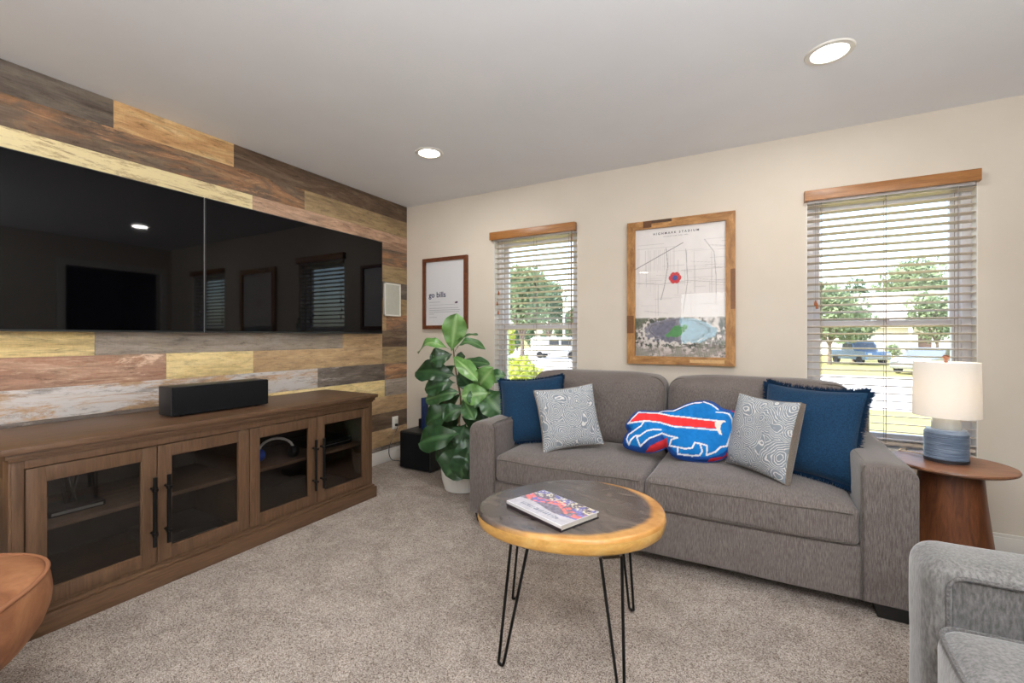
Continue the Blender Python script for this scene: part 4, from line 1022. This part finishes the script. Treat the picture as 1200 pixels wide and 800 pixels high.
def paint_cover(X, Z_):
    u = X/BL+.5; v = Z_/BWd+.5
    n = vnoise(X, Z_, 60, 5, 3); n2 = vnoise(X, Z_, 130, 3, 8); n3 = vnoise(X, Z_, 25, 3, 6)
    c = np.ones(X.shape+(3,))*np.array([.78, .76, .78])*(.9+.2*n)[..., None]
    top = v > .34+.05*np.sin(u*7)
    c[top] = (np.array([.46, .42, .46])*(.6+.9*n2[top])[..., None])
    a = top & (n3 > .53); c[a] = (np.array([.45, .44, .66])*(.7+.7*n2[a])[..., None])
    a = top & (np.abs(v-.60+.1*np.sin(u*9)) < .11) & (n > .46); c[a] = (np.array([.95, .50, .46])*(.8+.4*n2[a])[..., None])
    a = top & (v > .70) & (n2 > .60); c[a] = (.90, .86, .74)
    a = (np.abs(v-.17) < .055) & (u > .16) & (u < .84) & (np.sin(u*150) > -.35) & (n2 > .38); c[a] = (.50, .50, .56)
    return c
colour_grid('cover_print', BL-.004, BWd-.004, 100, 66, paint_cover, vcol('cover_print', .25, .5), t, Matrix.Translation((0, 0, .0238)) @ Matrix.Rotation(R(-90), 4, 'X'))

# ------------------------------------------------------------------ side table and lamp
SC = (3.860, -.42)
t = thing('side_table', 'round walnut side table with a tapering drum base beside the sofa', 'table', (SC[0], SC[1], 0))
pbuild(MB().lathe([(0, .528), (.15, .528), (.214, .531), (.231, .539), (.234, .545), (.231, .551), (.212, .553), (0, .553)], 64, SC, close=False), 'tabletop', M['walnut'], t)
pbuild(MB().lathe([(0, .0), (.168, .0), (.170, .006), (.150, .18), (.128, .38), (.118, .50), (.116, .528), (0, .528)], 56, SC, close=False), 'drum_base', M['walnutv'], t)
LC = (3.852, -.395)
t = thing('table_lamp', 'table lamp with a ribbed blue ceramic base and white drum shade', 'lamp', (LC[0], LC[1], .553))
prof = [(.06, .565), (.081, .567)]
z = .57
while z < .690: prof += [(.0815, z), (.0838, z+.003), (.0815, z+.006)]; z += .0075
prof += [(.080, .700), (.074, .709), (.060, .712)]
pbuild(MB().lathe(prof, 48, LC), 'ceramic_body', M['glaze'], t)
pbuild(MB().lathe([(.06, .5535), (.083, .5535), (.084, .568), (.06, .568)], 48, LC), 'foot_ring', M['glazeband'], t)
pbuild(MB().lathe([(.055, .711), (.056, .74), (.050, .765), (.02, .770)], 40, LC), 'neck', M['lampneck'], t)
pbuild(MB().lathe([(.006, .77), (.006, 1.040)], 12, LC), 'harp_rod', M['silver'], t)
sh = pbuild(MB().lathe([(.1245, .775), (.1265, .775), (.1225, 1.040), (.1205, 1.040)], 64, LC, close=False).lathe([(.1205, 1.040), (.1245, .775)], 64, LC, close=False), 'shade', M['shade'], t)
b = MB()
for q in range(3): a = 2*math.pi*q/3; b.tube([(LC[0], LC[1], 1.032), (LC[0]+.121*math.cos(a), LC[1]+.121*math.sin(a), 1.032)], .002, 6)
b.build('spider_ring', M['silver'], sh, xf=Matrix.Translation((-LC[0], -LC[1], -.553)))
pbuild(MB().lathe([(.004, 1.036), (.008, 1.04), (.006, 1.048), (.013, 1.060), (.014, 1.068), (.009, 1.074), (.001, 1.076)], 20, LC), 'finial', plain('wooden_finial', '8a5a44', .5), t)
pbuild(MB().lathe([(.002, .80), (.016, .80), (.017, .85), (.002, .85)], 16, LC), 'socket', M['blackplastic'], t)
pbuild(MB().lathe([(.003, .85), (.014, .855), (.026, .885), (.028, .905), (.022, .925), (.003, .935)], 20, LC), 'bulb', M['bulb'], t)
lo = light('lamp_glow', 'POINT', (0, 0, .345), 7, (1, .93, .84)); lo.data.shadow_soft_size = .035; lo.parent = t
t = thing('lamp_cord', 'thin pale lamp cord curling over the back of the side table', 'cord', (3.72, -.3, .553))
pbuild(MB().tube(smooth([(3.79, -.345, .560), (3.75, -.30, .562), (3.71, -.27, .557), (3.705, -.24, .556), (3.73, -.20, .556), (3.75, -.17, .548), (3.76, -.158, .5)]), .0026, 6), 'cable', plain('clear_cord', 'c9b08c', .4), t)

# ------------------------------------------------------------------ grey armchair, lower right
t = thing('armchair', 'grey velour armchair cut off at the lower right, beside the sofa arm', 'armchair', (3.80, -2.18, 0))
def armB(u, v, w_):
    return Vector((0, 0, .006*(1-v*v)*(w_ > .7)))
for (a, c) in ((-1.935, -1.735), (-2.70, -2.485)):
    s = pbuild(softbox(3.398, 4.24, a, c, .10, .622, .058, (40, 3, 24), (lambda u, v, w_, sg=(1 if a > -2.2 else -1): armB(u, v, w_)+Vector((0, sg*.020*max(0, min(1, (u+.91)*18))*max(0, min(1, (.91-w_)*14))*(v*sg < -.9), 0))), .004, a), 'armrest', M['armchair'], t, sharp=80)
    yy = a+.002 if a > -2.2 else c-.002
    X0, X1, Z0, Z1 = 3.436, 4.15, .34, .598; r = .035
    pth = [(X0, yy, Z0)]+[(X0, yy, Z0+(Z1-r-Z0)*q/4) for q in range(1, 5)]+[(X0+r-r*math.cos(R(90*q/6)), yy, Z1-r+r*math.sin(R(90*q/6))) for q in range(1, 7)]+[(X0+r+(X1-X0-r)*q/6, yy, Z1) for q in range(1, 7)]
    MB().tube(pth, .005, 8).build('piping', M['armchairpipe'], s, xf=Matrix.Translation(-t.location))
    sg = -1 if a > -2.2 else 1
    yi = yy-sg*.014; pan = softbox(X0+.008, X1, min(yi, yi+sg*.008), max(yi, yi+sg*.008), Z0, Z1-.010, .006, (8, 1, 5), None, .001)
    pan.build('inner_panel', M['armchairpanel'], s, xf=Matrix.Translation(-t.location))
s = pbuild(softbox(3.405, 4.05, -2.478, -1.942, .27, .490, .045, (10, 10, 3), lambda u, v, w_: Vector((-.012*(1-v*v)*(u < -.8), 0, .022*(1-u**4)*(1-v**4) if w_ > .5 else 0)), .004, 3), 'seat_cushion', M['armchair'], t, sharp=80)
pth = [(3.62, -1.946, .484), (3.46, -1.948, .481), (3.425, -1.958, .479)]+[(3.412-.010*math.sin(math.pi*q/10), -1.985-.47*q/10, .476) for q in range(11)]+[(3.43, -2.47, .478)]
MB().tube(smooth(pth, 3), .0055, 8).build('piping', M['armchairpipe'], s, xf=Matrix.Translation(-t.location))
pbuild(softbox(3.41, 4.2, -2.49, -1.925, .10, .27, .02, (6, 6, 2), None, .002), 'seat_base', M['armchair'], t)
pbuild(softbox(4.03, 4.26, -2.50, -1.92, .26, .88, .07, (3, 8, 8), lambda u, v, w_: Vector((.05*(w_+1)/2, 0, .02*(1-v*v)*(w_ > .5))), .004), 'backrest', M['armchair'], t)
for (x, y) in ((3.42, -1.80), (3.42, -2.61), (4.15, -1.80), (4.15, -2.61)): pbuild(MB().lathe([(.014, 0), (.022, .102)], 16, (x, y)), 'leg', M['foot'], t)

# ------------------------------------------------------------------ tan chair, lower left
TCn = (1.022, -3.276)
t = thing('accent_chair', 'tan suede accent chair with a black metal leg cut off at the lower left', 'chair', (*TCn, 0))
def sup(th, a, n=3.0, rot=R(45)):
    c_, s_ = math.cos(th-rot), math.sin(th-rot); return a/((abs(c_)**n+abs(s_)**n)**(1/n))
def ringmesh(prof, seg=72, n=3.0):
    b = MB(); m = len(prof); vs = []
    for (r, z) in prof:
        for j in range(seg):
            th = 2*math.pi*j/seg; q = sup(th, r, n); vs.append((q*math.cos(th), q*math.sin(th), z+mn.noise(Vector((math.cos(th)*2, math.sin(th)*2, z*5+r*9)))*.004*(r > .03)))
    fs = [(i*seg+j, i*seg+(j+1) % seg, (i+1)*seg+(j+1) % seg, (i+1)*seg+j) for i in range(m-1) for j in range(seg)]
    return b.add(vs, fs)
ringmesh([(.0, .215), (.25, .215), (.32, .225), (.365, .255), (.392, .30), (.405, .345), (.408, .385), (.404, .42), (.396, .443)]).build('seat_body', M['tan'], t, sharp=80)
ringmesh([(.396, .443), (.390, .452), (.375, .459), (.33, .468), (.24, .475), (.12, .478), (.0, .479)]).build('seat_cushion', M['tan'], t, sharp=80)
MB().tube([(sup(a, .397)*math.cos(a), sup(a, .397)*math.sin(a), .447) for a in [2*math.pi*j/80 for j in range(80)]], .0065, 8, closed=True).build('piping', M['tanpipe'], t)
b = MB(); vs = []; nA, nZ = 40, 10
for side in (1.0, .80):
    for i in range(nA+1):
        f_ = i/nA; th = R(146+(304-146)*f_); e = math.sin(math.pi*f_)**.45
        for j in range(nZ+1):
            g = j/nZ; z = .30+(.16+.34*e)*g; q = sup(th, .415+.05*g, 2.6)*(side if side == 1 else (1-.17*e-.04)); vs.append((q*math.cos(th), q*math.sin(th), z+.02*math.sin(math.pi*g)*(side < 1)*0))
m = (nA+1)*(nZ+1); fs = []
for i in range(nA):
    for j in range(nZ):
        a = i*(nZ+1)+j; fs += [(a, a+nZ+1, a+nZ+2, a+1), (m+a, m+a+1, m+a+nZ+2, m+a+nZ+1)]
    a = i*(nZ+1)+nZ; fs.append((a, a+nZ+1, m+a+nZ+1, m+a)); a = i*(nZ+1); fs.append((a, m+a, m+a+nZ+1, a+nZ+1))
for i in (0, nA):
    for j in range(nZ): a = i*(nZ+1)+j; fs.append((a, a+1, m+a+1, m+a))
b.add(vs, fs); o = b.build('backrest', M['tan'], t, sharp=70); md = o.modifiers.new('bevel', 'BEVEL'); md.width = .018; md.segments = 4; md.limit_method = 'ANGLE'
for a in (100, 10, 190, 280):
    th = R(a); p = Vector((.27*math.cos(th), .27*math.sin(th), .22)); q = Vector((.315*math.cos(th), .315*math.sin(th), 0)); MB().tube([p, q], [.011, .009], 12).build('leg', M['blackmetal'], t)

# ------------------------------------------------------------------ fiddle leaf fig
PC = (1.045, -.530)
t = thing('potted_fig', 'fiddle leaf fig in a white ribbed pot in the corner', 'plant', (*PC, 0))
pbuild(MB().lathe([(0, .0), (.128, .0), (.140, .006), (.158, .08), (.166, .16), (.168, .235), (.163, .242), (.154, .240), (.148, .20), (0, .20)], 120, PC, rmod=lambda a, z: 1+.018*math.cos(a*36)*(z > .01), close=False), 'pot', M['pot'], t)
pbuild(MB().lathe([(0, .212), (.08, .214), (.143, .206)], 24, PC, close=False), 'soil', M['soil'], t)
SPX = [(545, 545), (541, 520), (538, 495), (540, 470), (536, 445), (533, 425), (531, 405), (531, 397)]
stem = [Vector((PC[0], PC[1], .20))]+[aty(u, v, -.52-.02*math.sin(i)) for i, (u, v) in enumerate(SPX)][1:]
pbuild(MB().tube(smooth(stem, 4), [.011-.007*i/((len(stem)-1)*4) for i in range((len(stem)-1)*4+1)], 10), 'stem', M['stem'], t)
br = smooth([stem[3], aty(552, 478, -.56), aty(560, 462, -.58), aty(562, 448, -.58)], 4); pbuild(MB().tube(br, [.007]*3+[.005]*(len(br)-3), 8), 'stem', M['stem'], t)
def leaf(bp, tp, wdt, mat, facing=.6, arch=.12, fold=.16, seed=0, roll=0):
    bp, tp = Vector(bp), Vector(tp); ax = tp-bp; L = ax.length; ax.normalize()
    tocam = (CAM-bp).normalized(); nrm = (tocam*facing+Vector((0, 0, 1))*(1-facing)); nrm = (nrm-ax*nrm.dot(ax)).normalized()
    nrm = Matrix.Rotation(R(roll), 3, ax) @ nrm; sd = ax.cross(nrm).normalized(); r = random.Random(seed)
    nl, nw = 14, 8; vs = []; cols = []
    for i in range(nl+1):
        s = i/nl; pet = .10
        w_ = 0.004 if s < pet*.5 else wdt/2*(math.sin(math.pi*min(1, ((s-pet*.5)/(1-pet*.5)))**1.25)**.62)*(.78+.22*s)+.002
        if s >= .999: w_ = .004
        for j in range(-nw//2, nw//2+1):
            q = j/(nw/2); wav = .075*wdt*math.sin(s*15+seed+1.5*q)*abs(q)**2+.02*wdt*math.sin(s*9+seed*2+q)
            ribs = .012*wdt*math.cos((s*1.0+abs(q)*.12)*2*math.pi*7)*(1-abs(q)**3)*min(1, abs(q)*4)
            p = bp+ax*(s*L)+sd*(q*w_)+nrm*(arch*L*math.sin(math.pi*s*.9)*1.3+fold*w_*abs(q)*1.2+wav-arch*L*.8*s*s*.4+ribs)
            vs.append(p); vn = 1.0 if j == 0 else (.55*max(0, math.cos((s+abs(q)*.12)*2*math.pi*7))**6); cols += [vn*.8]*3+[1]
    m = nw+1; fs = [(i*m+j, i*m+j+1, (i+1)*m+j+1, (i+1)*m+j) for i in range(nl) for j in range(nw)]
    b = MB().add([v-t.location for v in vs], fs); me = bpy.data.meshes.new('leaf'); me.from_pydata([tuple(v) for v in b.v], [], b.f); me.materials.append(mat)
    ca = me.color_attributes.new('vein', 'FLOAT_COLOR', 'POINT'); ca.data.foreach_set('color', cols); me.polygons.foreach_set('use_smooth', [True]*len(me.polygons)); me.update()
    o = bpy.data.objects.new('leaf', me); COL.objects.link(o); o.parent = t; return o
SYp = -.53
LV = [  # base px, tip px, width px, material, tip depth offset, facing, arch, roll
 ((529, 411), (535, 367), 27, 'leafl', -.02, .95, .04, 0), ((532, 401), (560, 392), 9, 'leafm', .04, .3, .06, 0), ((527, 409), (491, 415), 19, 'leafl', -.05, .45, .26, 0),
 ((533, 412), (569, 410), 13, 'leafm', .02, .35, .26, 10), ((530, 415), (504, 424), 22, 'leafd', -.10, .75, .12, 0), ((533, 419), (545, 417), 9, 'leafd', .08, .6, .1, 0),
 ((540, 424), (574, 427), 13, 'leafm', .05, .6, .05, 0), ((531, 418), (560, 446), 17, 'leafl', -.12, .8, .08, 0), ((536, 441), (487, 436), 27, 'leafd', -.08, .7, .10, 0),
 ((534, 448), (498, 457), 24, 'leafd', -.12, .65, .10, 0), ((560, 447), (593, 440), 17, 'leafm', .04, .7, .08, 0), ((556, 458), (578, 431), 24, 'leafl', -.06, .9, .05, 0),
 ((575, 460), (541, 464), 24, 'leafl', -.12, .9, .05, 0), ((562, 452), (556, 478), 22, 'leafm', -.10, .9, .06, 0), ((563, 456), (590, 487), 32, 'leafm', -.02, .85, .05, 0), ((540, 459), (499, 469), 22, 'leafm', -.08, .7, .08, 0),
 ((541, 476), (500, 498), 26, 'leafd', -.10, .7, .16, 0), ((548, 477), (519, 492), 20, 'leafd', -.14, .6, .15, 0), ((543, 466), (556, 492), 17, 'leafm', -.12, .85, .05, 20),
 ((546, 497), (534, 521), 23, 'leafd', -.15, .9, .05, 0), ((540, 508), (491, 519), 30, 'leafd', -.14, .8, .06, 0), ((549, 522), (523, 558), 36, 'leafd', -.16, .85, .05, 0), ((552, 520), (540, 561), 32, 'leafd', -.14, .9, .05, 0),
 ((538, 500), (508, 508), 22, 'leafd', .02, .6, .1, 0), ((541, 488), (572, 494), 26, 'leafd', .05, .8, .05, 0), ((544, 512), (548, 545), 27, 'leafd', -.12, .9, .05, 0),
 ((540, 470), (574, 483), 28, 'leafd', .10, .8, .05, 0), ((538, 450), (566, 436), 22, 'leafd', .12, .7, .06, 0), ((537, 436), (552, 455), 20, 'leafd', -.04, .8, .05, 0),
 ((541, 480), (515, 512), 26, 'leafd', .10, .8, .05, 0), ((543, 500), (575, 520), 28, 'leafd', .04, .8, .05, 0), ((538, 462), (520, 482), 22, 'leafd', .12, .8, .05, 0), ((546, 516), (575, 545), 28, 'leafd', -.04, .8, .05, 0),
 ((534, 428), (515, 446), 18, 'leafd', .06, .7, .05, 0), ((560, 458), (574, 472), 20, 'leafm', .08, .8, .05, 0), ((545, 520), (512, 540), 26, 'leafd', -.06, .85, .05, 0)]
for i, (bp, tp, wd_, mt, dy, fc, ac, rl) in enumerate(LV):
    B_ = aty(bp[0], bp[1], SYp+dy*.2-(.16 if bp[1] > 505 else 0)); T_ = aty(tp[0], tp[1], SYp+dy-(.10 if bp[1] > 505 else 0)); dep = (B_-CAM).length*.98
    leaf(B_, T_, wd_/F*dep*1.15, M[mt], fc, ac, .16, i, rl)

# ------------------------------------------------------------------ outdoors
GZ = -.90
def ext(name, label, cat, mat, x0, x1, y0, y1, z): return MB().box(x0, x1, y0, y1, z-.2, z).build(name, mat, kind='structure')
MB().box(-140, 140, .16, 260, GZ-.4, GZ-.03).build('ground_lawn', M['lawn'], kind='structure')
MB().box(-120, 120, 12.8, 26, GZ-.2, GZ-.01).build('ground_road', M['road'], kind='structure')
MB().box(-70, -7, 26, 62, GZ-.2, GZ-.005).build('ground_forecourt', M['road'], kind='structure')
MB().box(19, 27, 26, 52, GZ-.2, GZ-.005).build('ground_driveway', M['road'], kind='structure')
def tree(name, label, cat, base, h, cr, mat, nleaf=2600, trunk=.3, ls=.22, squash=1.0, seed=0, group=None, nb=9):
    t = thing(name, label, cat, base, group=group); r = random.Random(seed); b = MB()
    th = h*trunk; b.tube([(0, 0, -.03), (.03*h*.1, 0, th*.6), (0, .02*h*.1, th+.3*h)], [h*.028, h*.02, h*.008], 10); 
    for q in range(4):
        a = q*1.6+seed; b.tube([(0, 0, th*.8), (math.cos(a)*cr*.5, math.sin(a)*cr*.5, th+.35*h)], [h*.012, h*.004], 6)
    b.build('trunk', M['bark'], t)
    b = MB(); vs = []; fs = []
    blobs = []
    for q in range(nb):
        a = r.uniform(0, 6.28); rad = r.uniform(0, .62)*cr; zz = th+(h-th)*(.25+.6*r.random()); blobs.append((math.cos(a)*rad, math.sin(a)*rad, zz, cr*r.uniform(.38, .6)))
    blobs.append((0, 0, h-cr*.5*squash, cr*.5)); blobs.append((0, 0, th+(h-th)*.45, cr*.7))
    for _ in range(nleaf):
        bx, by, bz, rr0 = r.choice(blobs); d = Vector((r.gauss(0, 1), r.gauss(0, 1), r.gauss(0, 1))).normalized(); p = Vector((bx, by, bz))+Vector((d.x, d.y, d.z*squash))*rr0*r.uniform(.72, 1.03)
        a1 = Vector((r.gauss(0, 1), r.gauss(0, 1), r.gauss(0, 1))).normalized(); a2 = a1.orthogonal().normalized(); s_ = ls*r.uniform(.6, 1.3); o = len(vs)
        vs += [p-a1*s_, p-a2*s_*.5, p+a1*s_, p+a2*s_*.5]; fs.append((o, o+1, o+2, o+3))
    b.add(vs, fs).build('crown', mat, t); return t
def gp(u, D): p = at(u, HZ, D); return (p.x, p.y, GZ)
def hgt(v, D): return CAM.z-GZ+(HZ-v)/F*D
# left window view
tree('tree', 'broad leafy tree seen at the left of the narrow window', 'tree', gp(612, 40), hgt(313, 40), 2.6, M['treeg'], 3200, .25, .26, seed=1, nb=12)
tree('tree', 'leafy tree rising just right of the broad tree in the narrow window', 'tree', gp(643, 51), hgt(326, 51), 2.5, M['treed'], 2600, .25, .26, seed=2, nb=12)
tree('tree', 'small dark tree behind the white van in the narrow window', 'tree', gp(670, 66), hgt(362, 66), 2.2, M['treed'], 1800, .2, .28, seed=4)
for i, u in enumerate((592, 606, 622, 640, 657, 676)):
    tree('hedge_shrub', ('leftmost', 'second from left', 'third from left', 'third from right', 'second from right', 'rightmost')[i]+' shrub of the low green row behind the van in the narrow window', 'shrub', gp(u, 58), hgt(377+(i*5) % 8, 58), .85, M['treed'], 900, .08, .22, seed=20+i, group='row of shrubs beyond the forecourt')
tree('garden_bush', 'tall slim yellow-green bush close outside the narrow window', 'bush', gp(598, 9.5), hgt(384, 9.5), .20, M['bushy'], 1500, .05, .055, 1.6, seed=31, nb=14)
tree('garden_bush', 'round yellow-green bush low outside the narrow window', 'bush', gp(611, 8.0), hgt(417, 8.0), .42, M['bushy'], 2000, .05, .06, seed=32, nb=12)
tree('garden_bush', 'yellow-green bush half hidden by the sofa back, low in the narrow window', 'bush', gp(648, 7.2), hgt(436, 7.2), .40, M['bushy'], 1500, .05, .06, seed=33)
p = gp(661, 48); tp = thing('utility_pole', 'pale utility pole seen through the narrow window', 'pole', p)
MB().tube([(0, 0, -.02), (0, 0, 7.6)], [.13, .09], 10).build('mast', M['siding'], tp); MB().box(-.7, .7, -.05, .05, 7.0, 7.12).build('crossarm', M['bark'], tp)
def vehicle(name, label, pos, ang, L, W, Hh, body, style):
    t = thing(name, label, 'car', pos, (0, 0, ang)); gz = .20
    if style == 'van': top = [(-.5, .35), (-.5, .92), (-.44, 1.0), (.30, 1.0), (.37, .92), (.40, .60), (.5, .54), (.5, .22), (-.5, .22)]
    elif style == 'pickup': top = [(-.5, .30), (-.5, .62), (-.14, .62), (-.11, .97), (.10, 1.0), (.20, .64), (.47, .58), (.5, .45), (.5, .22), (-.5, .22)]
    else: top = [(-.5, .32), (-.49, .60), (-.40, .68), (-.30, .96), (.02, 1.0), (.20, .66), (.45, .58), (.5, .42), (.5, .20), (-.5, .20)]
    prof = [(x*L, z*Hh) for x, z in top]
    b = MB(); n = len(prof); vs = []
    for y, ins in ((-W/2, .06), (-W/2+.08, 0), (W/2-.08, 0), (W/2, .06)):
        for (x, z) in prof: vs.append((x*(1-ins*.5), y, z if z < .62*Hh else z-ins*.6))
    fs = [tuple(range(n))[::-1], tuple(range(3*n, 4*n))]+[(q*n+i, q*n+(i+1) % n, (q+1)*n+(i+1) % n, (q+1)*n+i) for q in range(3) for i in range(n)]
    b.add(vs, fs).build('body', body, t)
    for s in (-1, 1):
        if style == 'van': rects = [(.12, .33, .62, .90), (-.12, .08, .64, .88)]
        elif style == 'pickup': rects = [(-.09, .03, .68, .93), (.045, .145, .68, .90)]
        else: rects = [(-.30, -.12, .70, .92), (-.10, .08, .70, .95)]
        for (a, c, z0_, z1_) in rects: MB().box(a*L, c*L, s*(W/2)-.012*(s < 0)-.0, s*(W/2)+.012, z0_*Hh, z1_*Hh).build('side_window', M['carglass'], t)
        for wx in (-.31, .32):
            w_ = MB(); w_.lathe([(.05, -.10), (.30, -.11), (.33, -.08), (.33, .08), (.30, .11), (.05, .10)], 24)
            w_.build('wheel', M['tyre'], t, xf=Matrix.Translation((wx*L, s*(W/2-.10), .33)) @ Matrix.Rotation(R(90), 4, 'X'))
        MB().box(L*.47, L*.505, s*W*.36-.14, s*W*.36+.14, .44*Hh, .52*Hh, bev=.01).build('headlight', M['silver'], t)
    x_ = {'van': (.375, .40), 'pickup': (.11, .19), 'car': (.04, .18)}[style]
    b = MB(); za, zb = (.90, .62) if style == 'van' else (.96, .66)
    b.add([(x_[0]*L+.02, -W*.42, za*Hh), (x_[0]*L+.02, W*.42, za*Hh), (x_[1]*L+.03, W*.44, zb*Hh), (x_[1]*L+.03, -W*.44, zb*Hh)], [(0, 1, 2, 3)]).build('windscreen', M['carglass'], t)
    MB().box(.485*L, .515*L, -W*.46, W*.46, .22*Hh, .36*Hh, bev=.02).build('bumper', M['cargrey'], t)
    return t
vehicle('van', 'white van parked beyond the forecourt in the narrow window', gp(653, 43), R(10), 4.8, 1.9, 2.0, M['carwhite'], 'van')
vehicle('pickup_truck', 'blue parked car under the tree in the window behind the lamp', gp(1006, 34), R(-62), 3.9, 1.8, 1.65, M['carblue'], 'pickup')
vehicle('car', 'grey parked car just left of the lamp shade in the window', gp(1088, 25), R(232), 4.0, 1.8, 1.45, M['cargrey'], 'car')
# house across the road
hp = gp(1040, 46); t = thing('house', 'white house with a pale roof across the road in the window behind the lamp', 'house', hp, (0, 0, 0))
HW = 11.0
MB().box(-HW, HW, 0, 8, -.03, 3.0).build('wall', M['siding'], t)
b = MB(); b.prism([(-.9, 2.95), (-.9, 3.1), (4, 6.9), (8.9, 3.1), (8.9, 2.95)], 0, -HW-.5, HW+.5); b.build('roof', M['roof'], t)
g = MB().box(-2.9, .9, -.05, .02, 0, 2.3).build('garage_door', M['trim'], t)
for q in range(4): MB().box(-2.88, .88, -.075, -.05, .04+q*.57, .57+q*.57, bev=.01).build('door_panel', M['trim'], g)
MB().box(2.4, 3.4, -.05, .02, 0, 2.25).build('entry_door', M['doorext'], t)
MB().box(1.5, 1.75, -.9, -.65, 0, 2.95).build('porch_post', M['siding'], t)
for xx in (5.0, 8.0):
    wn_ = MB().box(xx, xx+1.5, -.04, .02, 1.0, 2.3).build('house_window', M['trim'], t); MB().box(xx+.08, xx+1.42, -.05, -.04, 1.08, 2.22).build('pane', M['carglass'], wn_)
tree('tree', 'small leafy tree at the left of the window behind the lamp, shading the blue car', 'tree', gp(972, 33), hgt(338, 33), 2.5, M['treeg'], 2600, .3, .22, seed=51, nb=12)
tree('tree', 'slim tree beside the blue car, low in the window behind the lamp', 'tree', gp(1000, 37), hgt(362, 37), 1.7, M['treed'], 1500, .35, .2, seed=52)
tree('tree', 'broad tree rising above the roof of the house across the road', 'tree', gp(1072, 72), hgt(306, 72), 6.2, M['treeg'], 3200, .3, .5, seed=53, nb=12)
tree('tree', 'leafy tree in front of the house, right part of the window behind the lamp', 'tree', gp(1098, 38), hgt(344, 38), 2.2, M['treeg'], 2200, .3, .22, seed=54, nb=10)
tree('garden_bush', 'small shrub by the entry of the house across the road', 'bush', gp(1046, 43), 1.3, .8, M['treeg'], 700, .05, .12, seed=55)
tree('tree', 'distant tree showing over the left end of the roof across the road', 'tree', gp(1003, 80), hgt(325, 80), 3.2, M['treed'], 1500, .3, .4, seed=56)
